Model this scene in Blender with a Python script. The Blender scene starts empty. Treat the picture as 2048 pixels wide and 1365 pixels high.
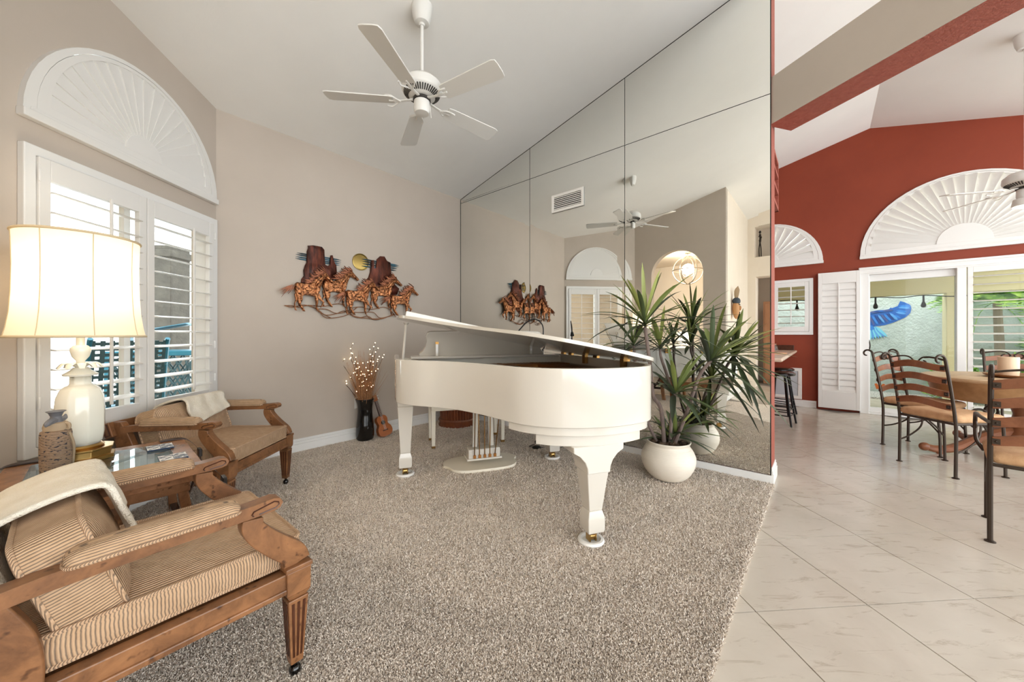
import bpy, bmesh, math, random
import numpy as np
from mathutils import Vector, Matrix
from mathutils.geometry import tessellate_polygon
random.seed(11)
D = bpy.data
SC = bpy.context.scene
COL = SC.collection
PI = math.pi

# ------------------------------------------------------------------ camera, world, exposure
F, CX, CY, H = 724.0, 1024.0, 670.0, 1.16        # focal length and principal point in photo pixels, eye height
cam_d = D.cameras.new('camera'); cam = D.objects.new('camera', cam_d); COL.objects.link(cam)
cam.location = (0, 0, H); cam.rotation_euler = (PI / 2, 0, 0)
cam_d.sensor_fit = 'HORIZONTAL'; cam_d.sensor_width = 36.0; cam_d.lens = F / 2048 * 36
cam_d.shift_y = -(682.5 - CY) / 2048; cam_d.clip_start = 0.05
SC.camera = cam
w = D.worlds.new('world'); SC.world = w; w.use_nodes = True
bg = w.node_tree.nodes['Background']; bg.inputs[0].default_value = (0.93, 0.97, 1.0, 1); bg.inputs[1].default_value = 4.2
vs = SC.view_settings
vs.view_transform = 'Standard'; vs.look = 'None'; vs.gamma = 1.0; vs.use_curve_mapping = False
vs.exposure = 0.36
SC.cycles.max_bounces = 10; SC.cycles.diffuse_bounces = 5; SC.cycles.glossy_bounces = 4
SC.cycles.transparent_max_bounces = 24; SC.cycles.transmission_bounces = 6
SC.cycles.caustics_reflective = False; SC.cycles.caustics_refractive = False
SC.cycles.sample_clamp_indirect = 6.0

# ------------------------------------------------------------------ house frame: u across the mirror wall, d along it (0 at the back wall)
EB = Vector((.6528, .7576, 0)); ED = Vector((.7576, -.6528, 0)); C0 = Vector((-.735, 5.166, 0)); ZV = Vector((0, 0, 1))
def W(u, d, z=0.0): return C0 + EB * u + ED * d + ZV * z
def ceil_z(d): return 3.09 + .25 * min(d, 8.88 - d)
def ray(x, y): return Vector(((x - CX) / F, 1.0, (CY - y) / F))
EYE = Vector((0, 0, H))
def hit_z(x, y, z):
    r = ray(x, y); return EYE + r * ((z - H) / r.z)
def hit_plane(x, y, p, n):
    r = ray(x, y); return EYE + r * ((Vector(p) - EYE).dot(n) / r.dot(n))
def at_depth(x, y, dep): return EYE + ray(x, y) * dep
def on_u(x, y, u):                      # -> (d, z) on a plane u = const
    p = hit_plane(x, y, W(u, 0), EB); return (p - C0).dot(ED), p.z

# ------------------------------------------------------------------ materials
MATS = {}
def srgb(r, g, b):
    f = lambda c: ((c / 255 + .055) / 1.055) ** 2.4 if c > 10 else c / 255 / 12.92
    return (f(r), f(g), f(b), 1)
def mat(name, col, rough=.5, metal=0.0, spec=.5, coat=0.0, emit=None, estr=0.0, trans=0.0, ior=1.45, sss=0.0):
    m = D.materials.new(name); m.use_nodes = True
    b = m.node_tree.nodes['Principled BSDF']; I = b.inputs
    I['Base Color'].default_value = col if len(col) == 4 else (*col, 1)
    I['Roughness'].default_value = rough; I['Metallic'].default_value = metal
    I['Specular IOR Level'].default_value = spec; I['Coat Weight'].default_value = coat; I['Coat Roughness'].default_value = .05
    I['Transmission Weight'].default_value = trans; I['IOR'].default_value = ior
    if emit: I['Emission Color'].default_value = (*emit[:3], 1); I['Emission Strength'].default_value = estr
    MATS[name] = m; return m
def nd(m, t, **kw):
    n = m.node_tree.nodes.new(t)
    for k, v in kw.items():
        if hasattr(n, k): setattr(n, k, v)
        else: n.inputs[k].default_value = v
    return n
def lk(m, a, b): m.node_tree.links.new(a, b)
def bsdf(m): return m.node_tree.nodes['Principled BSDF']
def coords(m, kind='Object', scale=(1, 1, 1), rot=(0, 0, 0)):
    t = nd(m, 'ShaderNodeTexCoord'); mp = nd(m, 'ShaderNodeMapping')
    mp.inputs['Scale'].default_value = scale; mp.inputs['Rotation'].default_value = rot
    if kind == 'World':
        g = nd(m, 'ShaderNodeNewGeometry'); lk(m, g.outputs['Position'], mp.inputs['Vector'])
    else: lk(m, t.outputs[kind], mp.inputs['Vector'])
    return mp.outputs['Vector']
def ramp(m, fac, stops):
    r = nd(m, 'ShaderNodeValToRGB'); e = r.color_ramp.elements
    while len(e) < len(stops): e.new(.5)
    for q, (p, c) in zip(e, stops): q.position = p; q.color = c if len(c) == 4 else (*c, 1)
    lk(m, fac, r.inputs[0]); return r.outputs[0]
def noise(m, vec, scale, detail=4, rough=.6, dist=0.0):
    n = nd(m, 'ShaderNodeTexNoise'); n.inputs['Scale'].default_value = scale; n.inputs['Detail'].default_value = detail
    n.inputs['Roughness'].default_value = rough; n.inputs['Distortion'].default_value = dist
    lk(m, vec, n.inputs['Vector']); return n.outputs['Fac']
def bump(m, fac, strength=.3, dist=.01):
    b = nd(m, 'ShaderNodeBump'); b.inputs['Strength'].default_value = strength; b.inputs['Distance'].default_value = dist
    lk(m, fac, b.inputs['Height']); lk(m, b.outputs[0], bsdf(m).inputs['Normal'])
def noisy(name, c1, c2, scale=8, rough=.6, bstr=0, bscale=60, bdist=.005, kind='Object', sc3=(1, 1, 1), lo=.35, hi=.65, **kw):
    m = mat(name, c1, rough, **kw); v = coords(m, kind, sc3)
    lk(m, ramp(m, noise(m, v, scale), [(lo, c1), (hi, c2)]), bsdf(m).inputs['Base Color'])
    if bstr: bump(m, noise(m, v, bscale, 3), bstr, bdist)
    return m

noisy('wall_paint', srgb(192, 180, 167), srgb(197, 185, 172), 1.5, .7, .12, 90, .004, 'World')
noisy('hall_paint', srgb(226, 214, 198), srgb(230, 219, 204), 1.5, .7, .1, 90, .004, 'World')
noisy('ceiling_paint', srgb(238, 236, 231), srgb(242, 240, 235), 1.2, .8, .12, 70, .004, 'World')
noisy('red_paint', srgb(132, 52, 27), srgb(140, 57, 31), 1.4, .6, .1, 90, .004, 'World')
m = noisy('red_stucco', srgb(150, 76, 60), srgb(164, 90, 74), 30, .6, .6, 60, .01, 'World')
mat('trim_white', srgb(232, 231, 228), .35)
mat('shutter_white', srgb(230, 228, 224), .4)
mat('white_plastic', srgb(235, 232, 226), .4)
mat('piano_white', srgb(214, 208, 197), .12, coat=.6)
mat('cream_wood', srgb(238, 230, 212), .3)
mat('mirror', (.87, .87, .83), 0.0, 1.0)
mat('mirror_backing', srgb(22, 30, 26), .4)
mat('brass', srgb(186, 150, 92), .28, 1.0)
mat('old_brass', srgb(150, 112, 62), .35, 1.0)
mat('gold_plate', srgb(190, 130, 70), .35, .8)
mat('black_metal', srgb(26, 26, 27), .35, .6)
mat('black_plastic', srgb(18, 18, 18), .4)
mat('black_gloss', srgb(10, 10, 11), .08, coat=.5)
mat('iron', srgb(58, 52, 48), .38, .75)
mat('chrome', srgb(200, 200, 200), .15, 1.0)
mat('dark_slot', srgb(35, 34, 33), .7)
mat('bulb', (1, .9, .7), .4, emit=(1, .78, .48), estr=9)
MATS['bulb'].cycles.emission_sampling = 'NONE'
mat('bulb_clear', (1, .95, .85), .4, emit=(1, .9, .72), estr=25)
mat('fan_lens', (1, .97, .9), .4, emit=(1, .96, .88), estr=5)
def wood(name, c1, c2, rough=.4, scale=6, sc3=(1, 1, 1), knots=True):
    m = mat(name, c1, rough); v = coords(m, 'Object', sc3)
    n = noise(m, v, scale, 6, .65, .6)
    col = ramp(m, n, [(.3, c1), (.7, c2)])
    if knots:
        v2 = coords(m, 'Object', (1, 1, 1)); s = noise(m, v2, 38, 2, .5)
        mx = nd(m, 'ShaderNodeMixRGB'); mx.blend_type = 'MULTIPLY'; mx.inputs[0].default_value = .8
        lk(m, col, mx.inputs[1]); lk(m, ramp(m, s, [(.26, (.18, .12, .08, 1)), (.36, (1, 1, 1, 1))]), mx.inputs[2]); col = mx.outputs[0]
    lk(m, col, bsdf(m).inputs['Base Color']); return m
wood('chair_wood', srgb(92, 60, 38), srgb(150, 104, 68), .3, 5, (2, 2, 2))
wood('table_wood', srgb(112, 74, 48), srgb(164, 116, 80), .25, 4, (2, 2, 2))
wood('dark_wood', srgb(58, 30, 18), srgb(82, 44, 26), .3, 6, (3, 3, 3), False)
wood('slat_wood', srgb(118, 72, 48), srgb(152, 98, 68), .35, 5, (2, 2, 2), False)
wood('cherry_wood', srgb(96, 50, 30), srgb(124, 68, 40), .25, 5, (3, 3, 1), False)
wood('uke_wood', srgb(150, 84, 44), srgb(176, 104, 58), .3, 8, (1, 1, 4), False)
wood('cabinet_wood', srgb(176, 126, 92), srgb(194, 144, 110), .4, 5, (2, 2, .5), False)
mat('dark_bar', srgb(34, 20, 16), .25, coat=.3)
mat('leather_strap', srgb(58, 40, 32), .35)
def corduroy(name, axis, c1=srgb(206, 172, 140), c2=srgb(86, 78, 72), freq=95):
    m = mat(name, c1, .85, spec=.2)
    rot = {'x': (0, 0, 0), 'y': (0, 0, PI / 2), 'z': (0, PI / 2, 0)}[axis]
    v = coords(m, 'Object', (1, 1, 1), rot)
    wv = nd(m, 'ShaderNodeTexWave'); wv.wave_type = 'BANDS'; wv.bands_direction = 'X'; wv.inputs['Scale'].default_value = freq / 2 / PI * 1.0
    wv.inputs['Distortion'].default_value = 1.2; wv.inputs['Detail'].default_value = 2; wv.inputs['Detail Scale'].default_value = 1.5
    lk(m, v, wv.inputs['Vector'])
    n = noise(m, coords(m), 30, 3)
    mx = nd(m, 'ShaderNodeMixRGB'); mx.inputs[0].default_value = .5
    lk(m, ramp(m, wv.outputs['Fac'], [(.08, c2), (.42, c1)]), mx.inputs[1])
    lk(m, ramp(m, n, [(.35, srgb(176, 142, 110)), (.65, srgb(208, 176, 144))]), mx.inputs[2])
    mx.inputs[0].default_value = .35
    lk(m, mx.outputs[0], bsdf(m).inputs['Base Color']); bump(m, wv.outputs['Fac'], .5, .006); return m
m = mat('cord_attr', srgb(190, 156, 122), .85, spec=.2)
at_ = nd(m, 'ShaderNodeAttribute'); at_.attribute_name = 'along'
mm = nd(m, 'ShaderNodeMath'); mm.operation = 'MULTIPLY_ADD'; mm.inputs[1].default_value = 820.0; lk(m, at_.outputs['Fac'], mm.inputs[0])
ns_ = nd(m, 'ShaderNodeMath'); ns_.operation = 'MULTIPLY'; ns_.inputs[1].default_value = 3.0; lk(m, noise(m, coords(m), 24, 2), ns_.inputs[0]); lk(m, ns_.outputs[0], mm.inputs[2])
sn_ = nd(m, 'ShaderNodeMath'); sn_.operation = 'SINE'; lk(m, mm.outputs[0], sn_.inputs[0])
s2_ = nd(m, 'ShaderNodeMath'); s2_.operation = 'MULTIPLY_ADD'; s2_.inputs[1].default_value = .5; s2_.inputs[2].default_value = .5; lk(m, sn_.outputs[0], s2_.inputs[0])
mx = nd(m, 'ShaderNodeMixRGB'); mx.inputs[0].default_value = .3; lk(m, ramp(m, s2_.outputs[0], [(.1, srgb(88, 80, 74)), (.45, srgb(202, 168, 134))]), mx.inputs[1]); lk(m, ramp(m, noise(m, coords(m), 30, 3), [(.35, srgb(170, 138, 106)), (.65, srgb(204, 172, 140))]), mx.inputs[2])
lk(m, mx.outputs[0], bsdf(m).inputs['Base Color']); bump(m, s2_.outputs[0], .5, .006)
corduroy('cord_y', 'y', freq=215); corduroy('cord_z', 'z', freq=300)
m = noisy('knit_cream', srgb(232, 222, 202), srgb(242, 234, 218), 14, .95, .8, 170, .01)
m = noisy('tan_cushion', srgb(190, 148, 108), srgb(206, 166, 126), 14, .9, .5, 120, .008)
mat('butte_copper', srgb(92, 48, 36), .38, .7)
m = noisy('horse_copper', srgb(72, 40, 28), srgb(200, 136, 92), 46, .3, .6, 60, .015, lo=.36, hi=.6, metal=.9)
m = noisy('butte', srgb(44, 28, 26), srgb(112, 58, 42), 9, .4, .3, 20, .01, sc3=(3, 3, .6), lo=.35, hi=.65, metal=.55)
m = noisy('cloud_teal', srgb(16, 24, 26), srgb(34, 76, 92), 14, .35, 0, lo=.4, hi=.6, metal=.6)
mat('mane_copper', srgb(128, 80, 58), .35, .9)
mat('wire_copper', srgb(112, 74, 50), .4, .8)
mat('moon_gold', srgb(140, 118, 66), .3, .85)
# ------------------------------------------------------------------ mesh helpers
class MB:
    def __init__(s): s.v = []; s.f = []; s.M = None
    def add(s, vs, fs, M=None):
        o = len(s.v); M = M or s.M
        s.v += [tuple(M @ Vector(p)) if M else tuple(p) for p in vs]
        s.f += [tuple(i + o for i in f) for f in fs]; return s
    def hexa(s, p, M=None):             # 8 points: bottom ring of 4, top ring of 4
        return s.add(p, [(3, 2, 1, 0), (4, 5, 6, 7), (0, 1, 5, 4), (1, 2, 6, 5), (2, 3, 7, 6), (3, 0, 4, 7)], M)
    def box(s, x0, x1, y0, y1, z0, z1, M=None):
        return s.hexa([(x0, y0, z0), (x1, y0, z0), (x1, y1, z0), (x0, y1, z0), (x0, y0, z1), (x1, y0, z1), (x1, y1, z1), (x0, y1, z1)], M)
    def hbox(s, u0, u1, d0, d1, z0, z1):
        return s.hexa([W(u0, d0, z0), W(u1, d0, z0), W(u1, d1, z0), W(u0, d1, z0), W(u0, d0, z1), W(u1, d0, z1), W(u1, d1, z1), W(u0, d1, z1)])
    def taper(s, c0, h0, c1, h1, M=None):  # square section from (centre, half x, half y) to another
        q = []
        for c, h in ((c0, h0), (c1, h1)):
            hx, hy = h if isinstance(h, (tuple, list)) else (h, h)
            q += [(c[0] - hx, c[1] - hy, c[2]), (c[0] + hx, c[1] - hy, c[2]), (c[0] + hx, c[1] + hy, c[2]), (c[0] - hx, c[1] + hy, c[2])]
        return s.hexa(q, M)
    def tube(s, path, r, n=8, caps=True, M=None, flat=None, closed=False, up=None):
        P = [Vector(p) for p in path]; k = len(P)
        R = r if isinstance(r, (list, tuple)) else [r] * k
        T = []
        for i in range(k):
            a = P[i - 1] if (i > 0 or closed) else P[i]; b = P[(i + 1) % k] if (i < k - 1 or closed) else P[i]
            t = b - a; T.append(t.normalized() if t.length > 1e-9 else Vector((0, 0, 1)))
        up = Vector(up) if up else (Vector((0, 0, 1)) if abs(T[0].z) < .9 else Vector((1, 0, 0)))
        N = (up - T[0] * up.dot(T[0])).normalized(); vs = []
        for i in range(k):
            if i:
                ax = T[i - 1].cross(T[i])
                if ax.length > 1e-8: N = Matrix.Rotation(T[i - 1].angle(T[i]), 3, ax.normalized()) @ N
                N = (N - T[i] * N.dot(T[i])).normalized()
            B = T[i].cross(N)
            for j in range(n):
                a = 2 * PI * (j + .5) / n
                fa, fb = (flat if flat else (1, 1))
                vs.append(P[i] + (N * math.cos(a) * fa + B * math.sin(a) * fb) * R[i])
        fs = []
        for i in range(k if closed else k - 1):
            a, b = i * n, ((i + 1) % k) * n
            for j in range(n): fs.append((a + j, a + (j + 1) % n, b + (j + 1) % n, b + j))
        if caps and not closed: fs += [tuple(range(n))[::-1], tuple(range((k - 1) * n, k * n))]
        return s.add(vs, fs, M)
    def cyl(s, p0, p1, r0, r1=None, n=16, M=None): return s.tube([p0, p1], [r0, r0 if r1 is None else r1], n, M=M)
    def lathe(s, prof, n=28, c=(0, 0, 0), M=None, sx=1, sy=1):
        vs = []; fs = []; k = len(prof)
        for r, z in prof:
            for j in range(n):
                a = 2 * PI * j / n; vs.append((c[0] + r * sx * math.cos(a), c[1] + r * sy * math.sin(a), c[2] + z))
        for i in range(k - 1):
            for j in range(n): fs.append((i * n + j, i * n + (j + 1) % n, (i + 1) * n + (j + 1) % n, (i + 1) * n + j))
        if prof[0][0] > 1e-6: fs.append(tuple(range(n))[::-1])
        if prof[-1][0] > 1e-6: fs.append(tuple(range((k - 1) * n, k * n)))
        return s.add(vs, fs, M)
    def sphere(s, c, r, n=12, m=8, M=None):
        rx, ry, rz = r if isinstance(r, (tuple, list)) else (r, r, r)
        vs = [(c[0], c[1], c[2] - rz)]; fs = []
        for i in range(1, m):
            t = -PI / 2 + PI * i / m
            for j in range(n):
                a = 2 * PI * j / n; vs.append((c[0] + rx * math.cos(t) * math.cos(a), c[1] + ry * math.cos(t) * math.sin(a), c[2] + rz * math.sin(t)))
        vs.append((c[0], c[1], c[2] + rz)); L = len(vs) - 1
        for j in range(n): fs.append((0, 1 + (j + 1) % n, 1 + j)); fs.append((L, L - n + j, L - n + (j + 1) % n))
        for i in range(m - 2):
            for j in range(n):
                a = 1 + i * n; fs.append((a + j, a + (j + 1) % n, a + n + (j + 1) % n, a + n + j))
        return s.add(vs, fs, M)
    def prism(s, poly, z0, z1, M=None, holes=()):
        loops = [list(poly)] + [list(h) for h in holes]
        flat = [p for l in loops for p in l]; n = len(flat)
        vs = [(p[0], p[1], z0) for p in flat] + [(p[0], p[1], z1) for p in flat]
        tri = tessellate_polygon([[Vector((p[0], p[1], 0)) for p in l] for l in loops])
        fs = [tuple(t) for t in tri] + [tuple(i + n for i in t[::-1]) for t in tri]
        o = 0
        for l in loops:
            k = len(l)
            for i in range(k): fs.append((o + i, o + (i + 1) % k, o + (i + 1) % k + n, o + i + n))
            o += k
        return s.add(vs, fs, M)
    def puff(s, poly, z0, z1, inset, M=None, mid=.75):   # rounded relief over an outline
        cx = sum(p[0] for p in poly) / len(poly); cy = sum(p[1] for p in poly) / len(poly); n = len(poly)
        def ins(a):
            out = []
            for i in range(n):
                p, q, r = Vector(poly[i - 1]), Vector(poly[i]), Vector(poly[(i + 1) % n])
                e1 = (q - p).normalized(); e2 = (r - q).normalized(); nn = Vector((-(e1 + e2).y, (e1 + e2).x))
                nn = nn.normalized() if nn.length > 1e-6 else Vector((-e1.y, e1.x))
                out.append(q + nn * a * sg)
            return out
        ar = sum(poly[i - 1][0] * poly[i][1] - poly[i][0] * poly[i - 1][1] for i in range(n)); sg = 1 if ar > 0 else -1
        rings = [([Vector(p) for p in poly], z0), (ins(0), z0 + (z1 - z0) * .35), (ins(inset * .45), z0 + (z1 - z0) * mid), (ins(inset), z1)]
        vs = []; fs = []
        for l, z in rings: vs += [(p.x, p.y, z) for p in l]
        for i in range(3):
            for j in range(n): fs.append((i * n + j, i * n + (j + 1) % n, (i + 1) * n + (j + 1) % n, (i + 1) * n + j))
        tri = tessellate_polygon([[Vector((p.x, p.y, 0)) for p in rings[0][0]]])
        fs += [tuple(3 * n + i for i in t) for t in tri] + [tuple(t[::-1]) for t in tri]
        return s.add(vs, fs, M)
    def loft(s, loops, caps=True, M=None):
        n = len(loops[0]); vs = [p for l in loops for p in l]; fs = []
        for i in range(len(loops) - 1):
            for j in range(n): fs.append((i * n + j, i * n + (j + 1) % n, (i + 1) * n + (j + 1) % n, (i + 1) * n + j))
        if caps: fs += [tuple(range(n))[::-1], tuple(range((len(loops) - 1) * n, len(loops) * n))]
        return s.add(vs, fs, M)
    def grid(s, rows, M=None):
        n = len(rows[0]); vs = [p for r in rows for p in r]
        fs = [(i * n + j, i * n + j + 1, (i + 1) * n + j + 1, (i + 1) * n + j) for i in range(len(rows) - 1) for j in range(n - 1)]
        return s.add(vs, fs, M)
    def mesh(s, name, smooth=35):
        me = D.meshes.new(name); me.from_pydata(s.v, [], s.f)
        bm = bmesh.new(); bm.from_mesh(me); bmesh.ops.recalc_face_normals(bm, faces=bm.faces); bm.to_mesh(me); bm.free()
        if smooth:
            for p in me.polygons: p.use_smooth = True
            me.set_sharp_from_angle(angle=math.radians(smooth))
        return me
    def build(s, name, material, parent=None, smooth=35, bevel=0, solid=0, sub=0):
        me = s.mesh(name, smooth); me.materials.append(MATS[material] if isinstance(material, str) else material)
        o = D.objects.new(name, me); COL.objects.link(o)
        if parent is not None: o.parent = parent
        if solid: md = o.modifiers.new('solid', 'SOLIDIFY'); md.thickness = solid; md.offset = 0
        if bevel: md = o.modifiers.new('bevel', 'BEVEL'); md.width = bevel; md.segments = 2; md.limit_method = 'ANGLE'; md.angle_limit = .6
        if sub: md = o.modifiers.new('sub', 'SUBSURF'); md.levels = sub; md.render_levels = sub
        return o
def tag(o, label, cat, group=None, kind=None):
    o['label'] = label; o['category'] = cat
    if group: o['group'] = group
    if kind: o['kind'] = kind
    return o
def struct(o, label=None):
    o['kind'] = 'structure'
    if label: o['label'] = label
    return o
def thing(name, label, cat, loc=(0, 0, 0), rz=0.0, group=None):
    o = D.objects.new(name, None); COL.objects.link(o); o.location = loc; o.rotation_euler = (0, 0, rz); o.empty_display_size = .1
    return tag(o, label, cat, group)
def copy_tree(o, parent=None):
    c = o.copy(); COL.objects.link(c); c.parent = parent
    for ch in list(o.children): copy_tree(ch, c)
    return c
def dup(o, parent=None):
    c = o.copy(); COL.objects.link(c); c.parent = parent; return c
def catmull(pts, k=6, closed=False):
    P = [Vector(p) for p in pts]; n = len(P); out = []
    for i in range(n if closed else n - 1):
        p0 = P[i - 1] if (i > 0 or closed) else P[i]; p1 = P[i]; p2 = P[(i + 1) % n]
        p3 = P[(i + 2) % n] if (i + 2 < n or closed) else P[(i + 1) % n]
        for j in range(k):
            t = j / k
            out.append(.5 * ((2 * p1) + (p2 - p0) * t + (2 * p0 - 5 * p1 + 4 * p2 - p3) * t * t + (3 * p1 - p0 - 3 * p2 + p3) * t ** 3))
    if not closed: out.append(P[-1])
    return out
def frame(o, x, y, z): # matrix from axes
    return Matrix(((x[0], y[0], z[0], o[0]), (x[1], y[1], z[1], o[1]), (x[2], y[2], z[2], o[2]), (0, 0, 0, 1)))
def mglass(name, tint=(1, 1, 1), refl=.06):
    m = D.materials.new(name); m.use_nodes = True; nt = m.node_tree; nt.nodes.clear()
    o = nt.nodes.new('ShaderNodeOutputMaterial'); mx = nt.nodes.new('ShaderNodeMixShader'); t = nt.nodes.new('ShaderNodeBsdfTransparent'); g = nt.nodes.new('ShaderNodeBsdfGlossy')
    t.inputs[0].default_value = (*tint, 1); g.inputs['Roughness'].default_value = .0
    lw = nt.nodes.new('ShaderNodeLayerWeight'); lw.inputs[0].default_value = .5
    pw = nt.nodes.new('ShaderNodeMath'); pw.operation = 'POWER'; pw.inputs[1].default_value = 4.0; nt.links.new(lw.outputs['Facing'], pw.inputs[0])
    fr = nt.nodes.new('ShaderNodeMath'); fr.operation = 'MULTIPLY_ADD'; fr.inputs[1].default_value = .6; fr.inputs[2].default_value = refl * .5; nt.links.new(pw.outputs[0], fr.inputs[0])
    nt.links.new(fr.outputs[0], mx.inputs[0]); nt.links.new(t.outputs[0], mx.inputs[1]); nt.links.new(g.outputs[0], mx.inputs[2]); nt.links.new(mx.outputs[0], o.inputs[0])
    MATS[name] = m; return m
mglass('window_glass', (.97, .99, .98), .02); mglass('table_glass', (.88, .96, .97), .4); mglass('clear_glass', (.96, .97, .97))
# ------------------------------------------------------------------ the setting: floors
MIRROR_END = 3.62; RED_U = 4.04; ARCH_U = -3.81; ARCH_END = 2.63
m = noisy('grout', srgb(120, 112, 104), srgb(132, 124, 115), 30, .9)
m = mat('tile', srgb(206, 200, 190), .16, spec=.45)
v = coords(m, 'World', (1, 1, 1), (0, 0, .5)); v2 = coords(m, 'World', (1.2, 5, 1), (0, 0, -.35))
c = ramp(m, noise(m, v, 2.2, 5, .6, .4), [(.35, srgb(194, 184, 171)), (.7, srgb(208, 199, 187))])
mx = nd(m, 'ShaderNodeMixRGB'); mx.blend_type = 'MULTIPLY'; mx.inputs[0].default_value = .55
lk(m, c, mx.inputs[1]); lk(m, ramp(m, noise(m, v2, 4.5, 6, .7, .8), [(.56, (1, 1, 1, 1)), (.66, srgb(205, 196, 186)), (.74, (1, 1, 1, 1))]), mx.inputs[2])
lk(m, mx.outputs[0], bsdf(m).inputs['Base Color'])
lk(m, ramp(m, noise(m, v, 9, 3), [(.3, (.14, .14, .14)), (.7, (.24, .24, .24))]), bsdf(m).inputs['Roughness'])
b = MB(); b.hbox(-8, 4.3, -2.2, 9, -.06, -.006)
floor = struct(b.build('floor', 'grout', smooth=0), 'pale marble tile floor laid on the diagonal')
T = .506
ta = math.radians(49.25 - 45 + 90)
tx = Vector((math.cos(ta), math.sin(ta), 0)); ty = Vector((-tx.y, tx.x, 0))
p_ref = hit_z(1712.6, 1070.8, 0)
b = MB(); g_ = .0024; b.box(g_, T - g_, g_, T - g_, -.02, 0)
tile_me = b.mesh('tile', 0); tile_me.materials.append(MATS['tile'])
k = 0
for i in range(-16, 17):
    for j in range(-16, 17):
        p = p_ref + tx * (T * i) + ty * (T * j); c_ = p + (tx + ty) * (T / 2)
        q = c_ - C0; u, d = q.dot(EB), q.dot(ED)
        if not (-6.4 < u < 4.1 and -1.0 < d < 5.9): continue
        if u < .0 and d < 3.2: 
            if not (u < -3.8 and d > 2.4): continue
        if 0 <= u <= .1 and d < 3.2: continue
        if c_.y < .2 and not (u < -2.5): continue
        o = D.objects.new('tile', tile_me); COL.objects.link(o); o.parent = floor
        o.location = p; o.rotation_euler = (0, 0, ta); k += 1
# carpet: thick base + countless tufts
m = mat('carpet', srgb(186, 174, 160), .95, spec=.1)
v = coords(m, 'World')
mx = nd(m, 'ShaderNodeMixRGB'); mx.blend_type = 'MULTIPLY'; mx.inputs[0].default_value = 1
lk(m, ramp(m, noise(m, v, 165, 2, .6), [(.37, srgb(120, 104, 94)), (.43, srgb(228, 214, 199)), (.62, srgb(248, 238, 226))]), mx.inputs[1])
lk(m, ramp(m, noise(m, v, 3, 4), [(.3, (.86, .86, .86)), (.7, (1, 1, 1))]), mx.inputs[2])
lk(m, mx.outputs[0], bsdf(m).inputs['Base Color'])
bump(m, noise(m, v, 150, 2), .6, .01)
CE = 3.64
b = MB()
pc = [W(-.0, .0), W(-2.72, .0), W(-3.81, 1.05), W(-3.81, CE), W(.0, CE)]
b.prism([(p.x, p.y) for p in pc], -.004, .010)
floor_carpet = struct(b.build('floor_carpet', 'carpet', smooth=0), 'speckled beige plush carpet under the piano')
rng = np.random.default_rng(3)
def tufts():
    # candidates on the carpet in view, denser towards the camera
    n = 420000
    zz = 1.0 / rng.uniform(1 / 5.4, 1 / 1.15, n); xx = rng.uniform(-1.45, .78, n) * zz
    ex, ey = xx - C0.x, zz - C0.y
    u = ex * EB.x + ey * EB.y; d = ex * ED.x + ey * ED.y
    ok = (u < -.02) & (d > .02) & (d < CE + .004) & (xx > -2.44 + (zz - 1.2) * -.03)
    xx, zz = xx[ok], zz[ok]; n = len(xx)
    a = rng.uniform(0, 2 * PI, n); wd = rng.uniform(.0016, .0030, n) * (.65 + .22 * zz); hgt = rng.uniform(.006, .013, n); lean = rng.uniform(.004, .013, n); la = rng.uniform(0, 2 * PI, n)
    co = np.empty((n, 4, 3), np.float32)
    for q, s_ in ((0, -1), (1, 1)):
        co[:, q, 0] = xx + s_ * wd * np.cos(a); co[:, q, 1] = zz + s_ * wd * np.sin(a); co[:, q, 2] = .009
    for q, s_ in ((2, .6), (3, -.6)):
        co[:, q, 0] = xx + lean * np.cos(la) + s_ * wd * np.cos(a); co[:, q, 1] = zz + lean * np.sin(la) + s_ * wd * np.sin(a); co[:, q, 2] = .009 + hgt
    me = D.meshes.new('carpet_pile'); me.vertices.add(4 * n); me.vertices.foreach_set('co', co.reshape(-1))
    me.loops.add(4 * n); me.loops.foreach_set('vertex_index', np.arange(4 * n, dtype=np.int32))
    me.polygons.add(n); me.polygons.foreach_set('loop_start', np.arange(0, 4 * n, 4, dtype=np.int32)); me.polygons.foreach_set('loop_total', np.full(n, 4, np.int32))
    me.update(); me.materials.append(MATS['carpet'])
    o = D.objects.new('carpet_pile', me); COL.objects.link(o); o.parent = floor_carpet; o['kind'] = 'stuff'
tufts()

# ------------------------------------------------------------------ ceiling (one gable over both rooms)
b = MB()
def cpoly(pts, M=None):
    lo = [W(u, d, ceil_z(d)) for u, d in pts]; n = len(pts)
    tri = tessellate_polygon([[Vector((p.x, p.y, 0)) for p in lo]])
    b.add(lo + [p + ZV * .1 for p in lo], [tuple(t) for t in tri] + [tuple(i + n for i in t[::-1]) for t in tri] + [(i, (i + 1) % n, (i + 1) % n + n, i + n) for i in range(n)])
cpoly([(0, -.12), (-2.76, -.12), (-3.95, 1.04), (-3.95, ARCH_END), (-6.5, ARCH_END), (-6.5, 4.44), (4.2, 4.44), (4.2, -2.2), (0, -2.2)])
cpoly([(-6.5, 4.44), (4.2, 4.44), (4.2, 8.4), (-6.5, 8.4)])
struct(b.build('ceiling', 'ceiling_paint', smooth=0), 'white vaulted ceiling')

# ------------------------------------------------------------------ walls
def wall_plane(name, M, outer, holes, mat_, thick, label=None):
    """outer and holes are 2D outlines in the wall's own plane (x along, y up); M maps x, y, outward"""
    b = MB(); b.prism(outer, 0, thick, M, holes); return struct(b.build(name, mat_, smooth=0), label)
def arc(cx, cy, r, a0=0.0, a1=PI, n=28, ry=None):
    ry = ry or r
    return [(cx + r * math.cos(a0 + (a1 - a0) * i / n), cy + ry * math.sin(a0 + (a1 - a0) * i / n)) for i in range(n + 1)]
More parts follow.
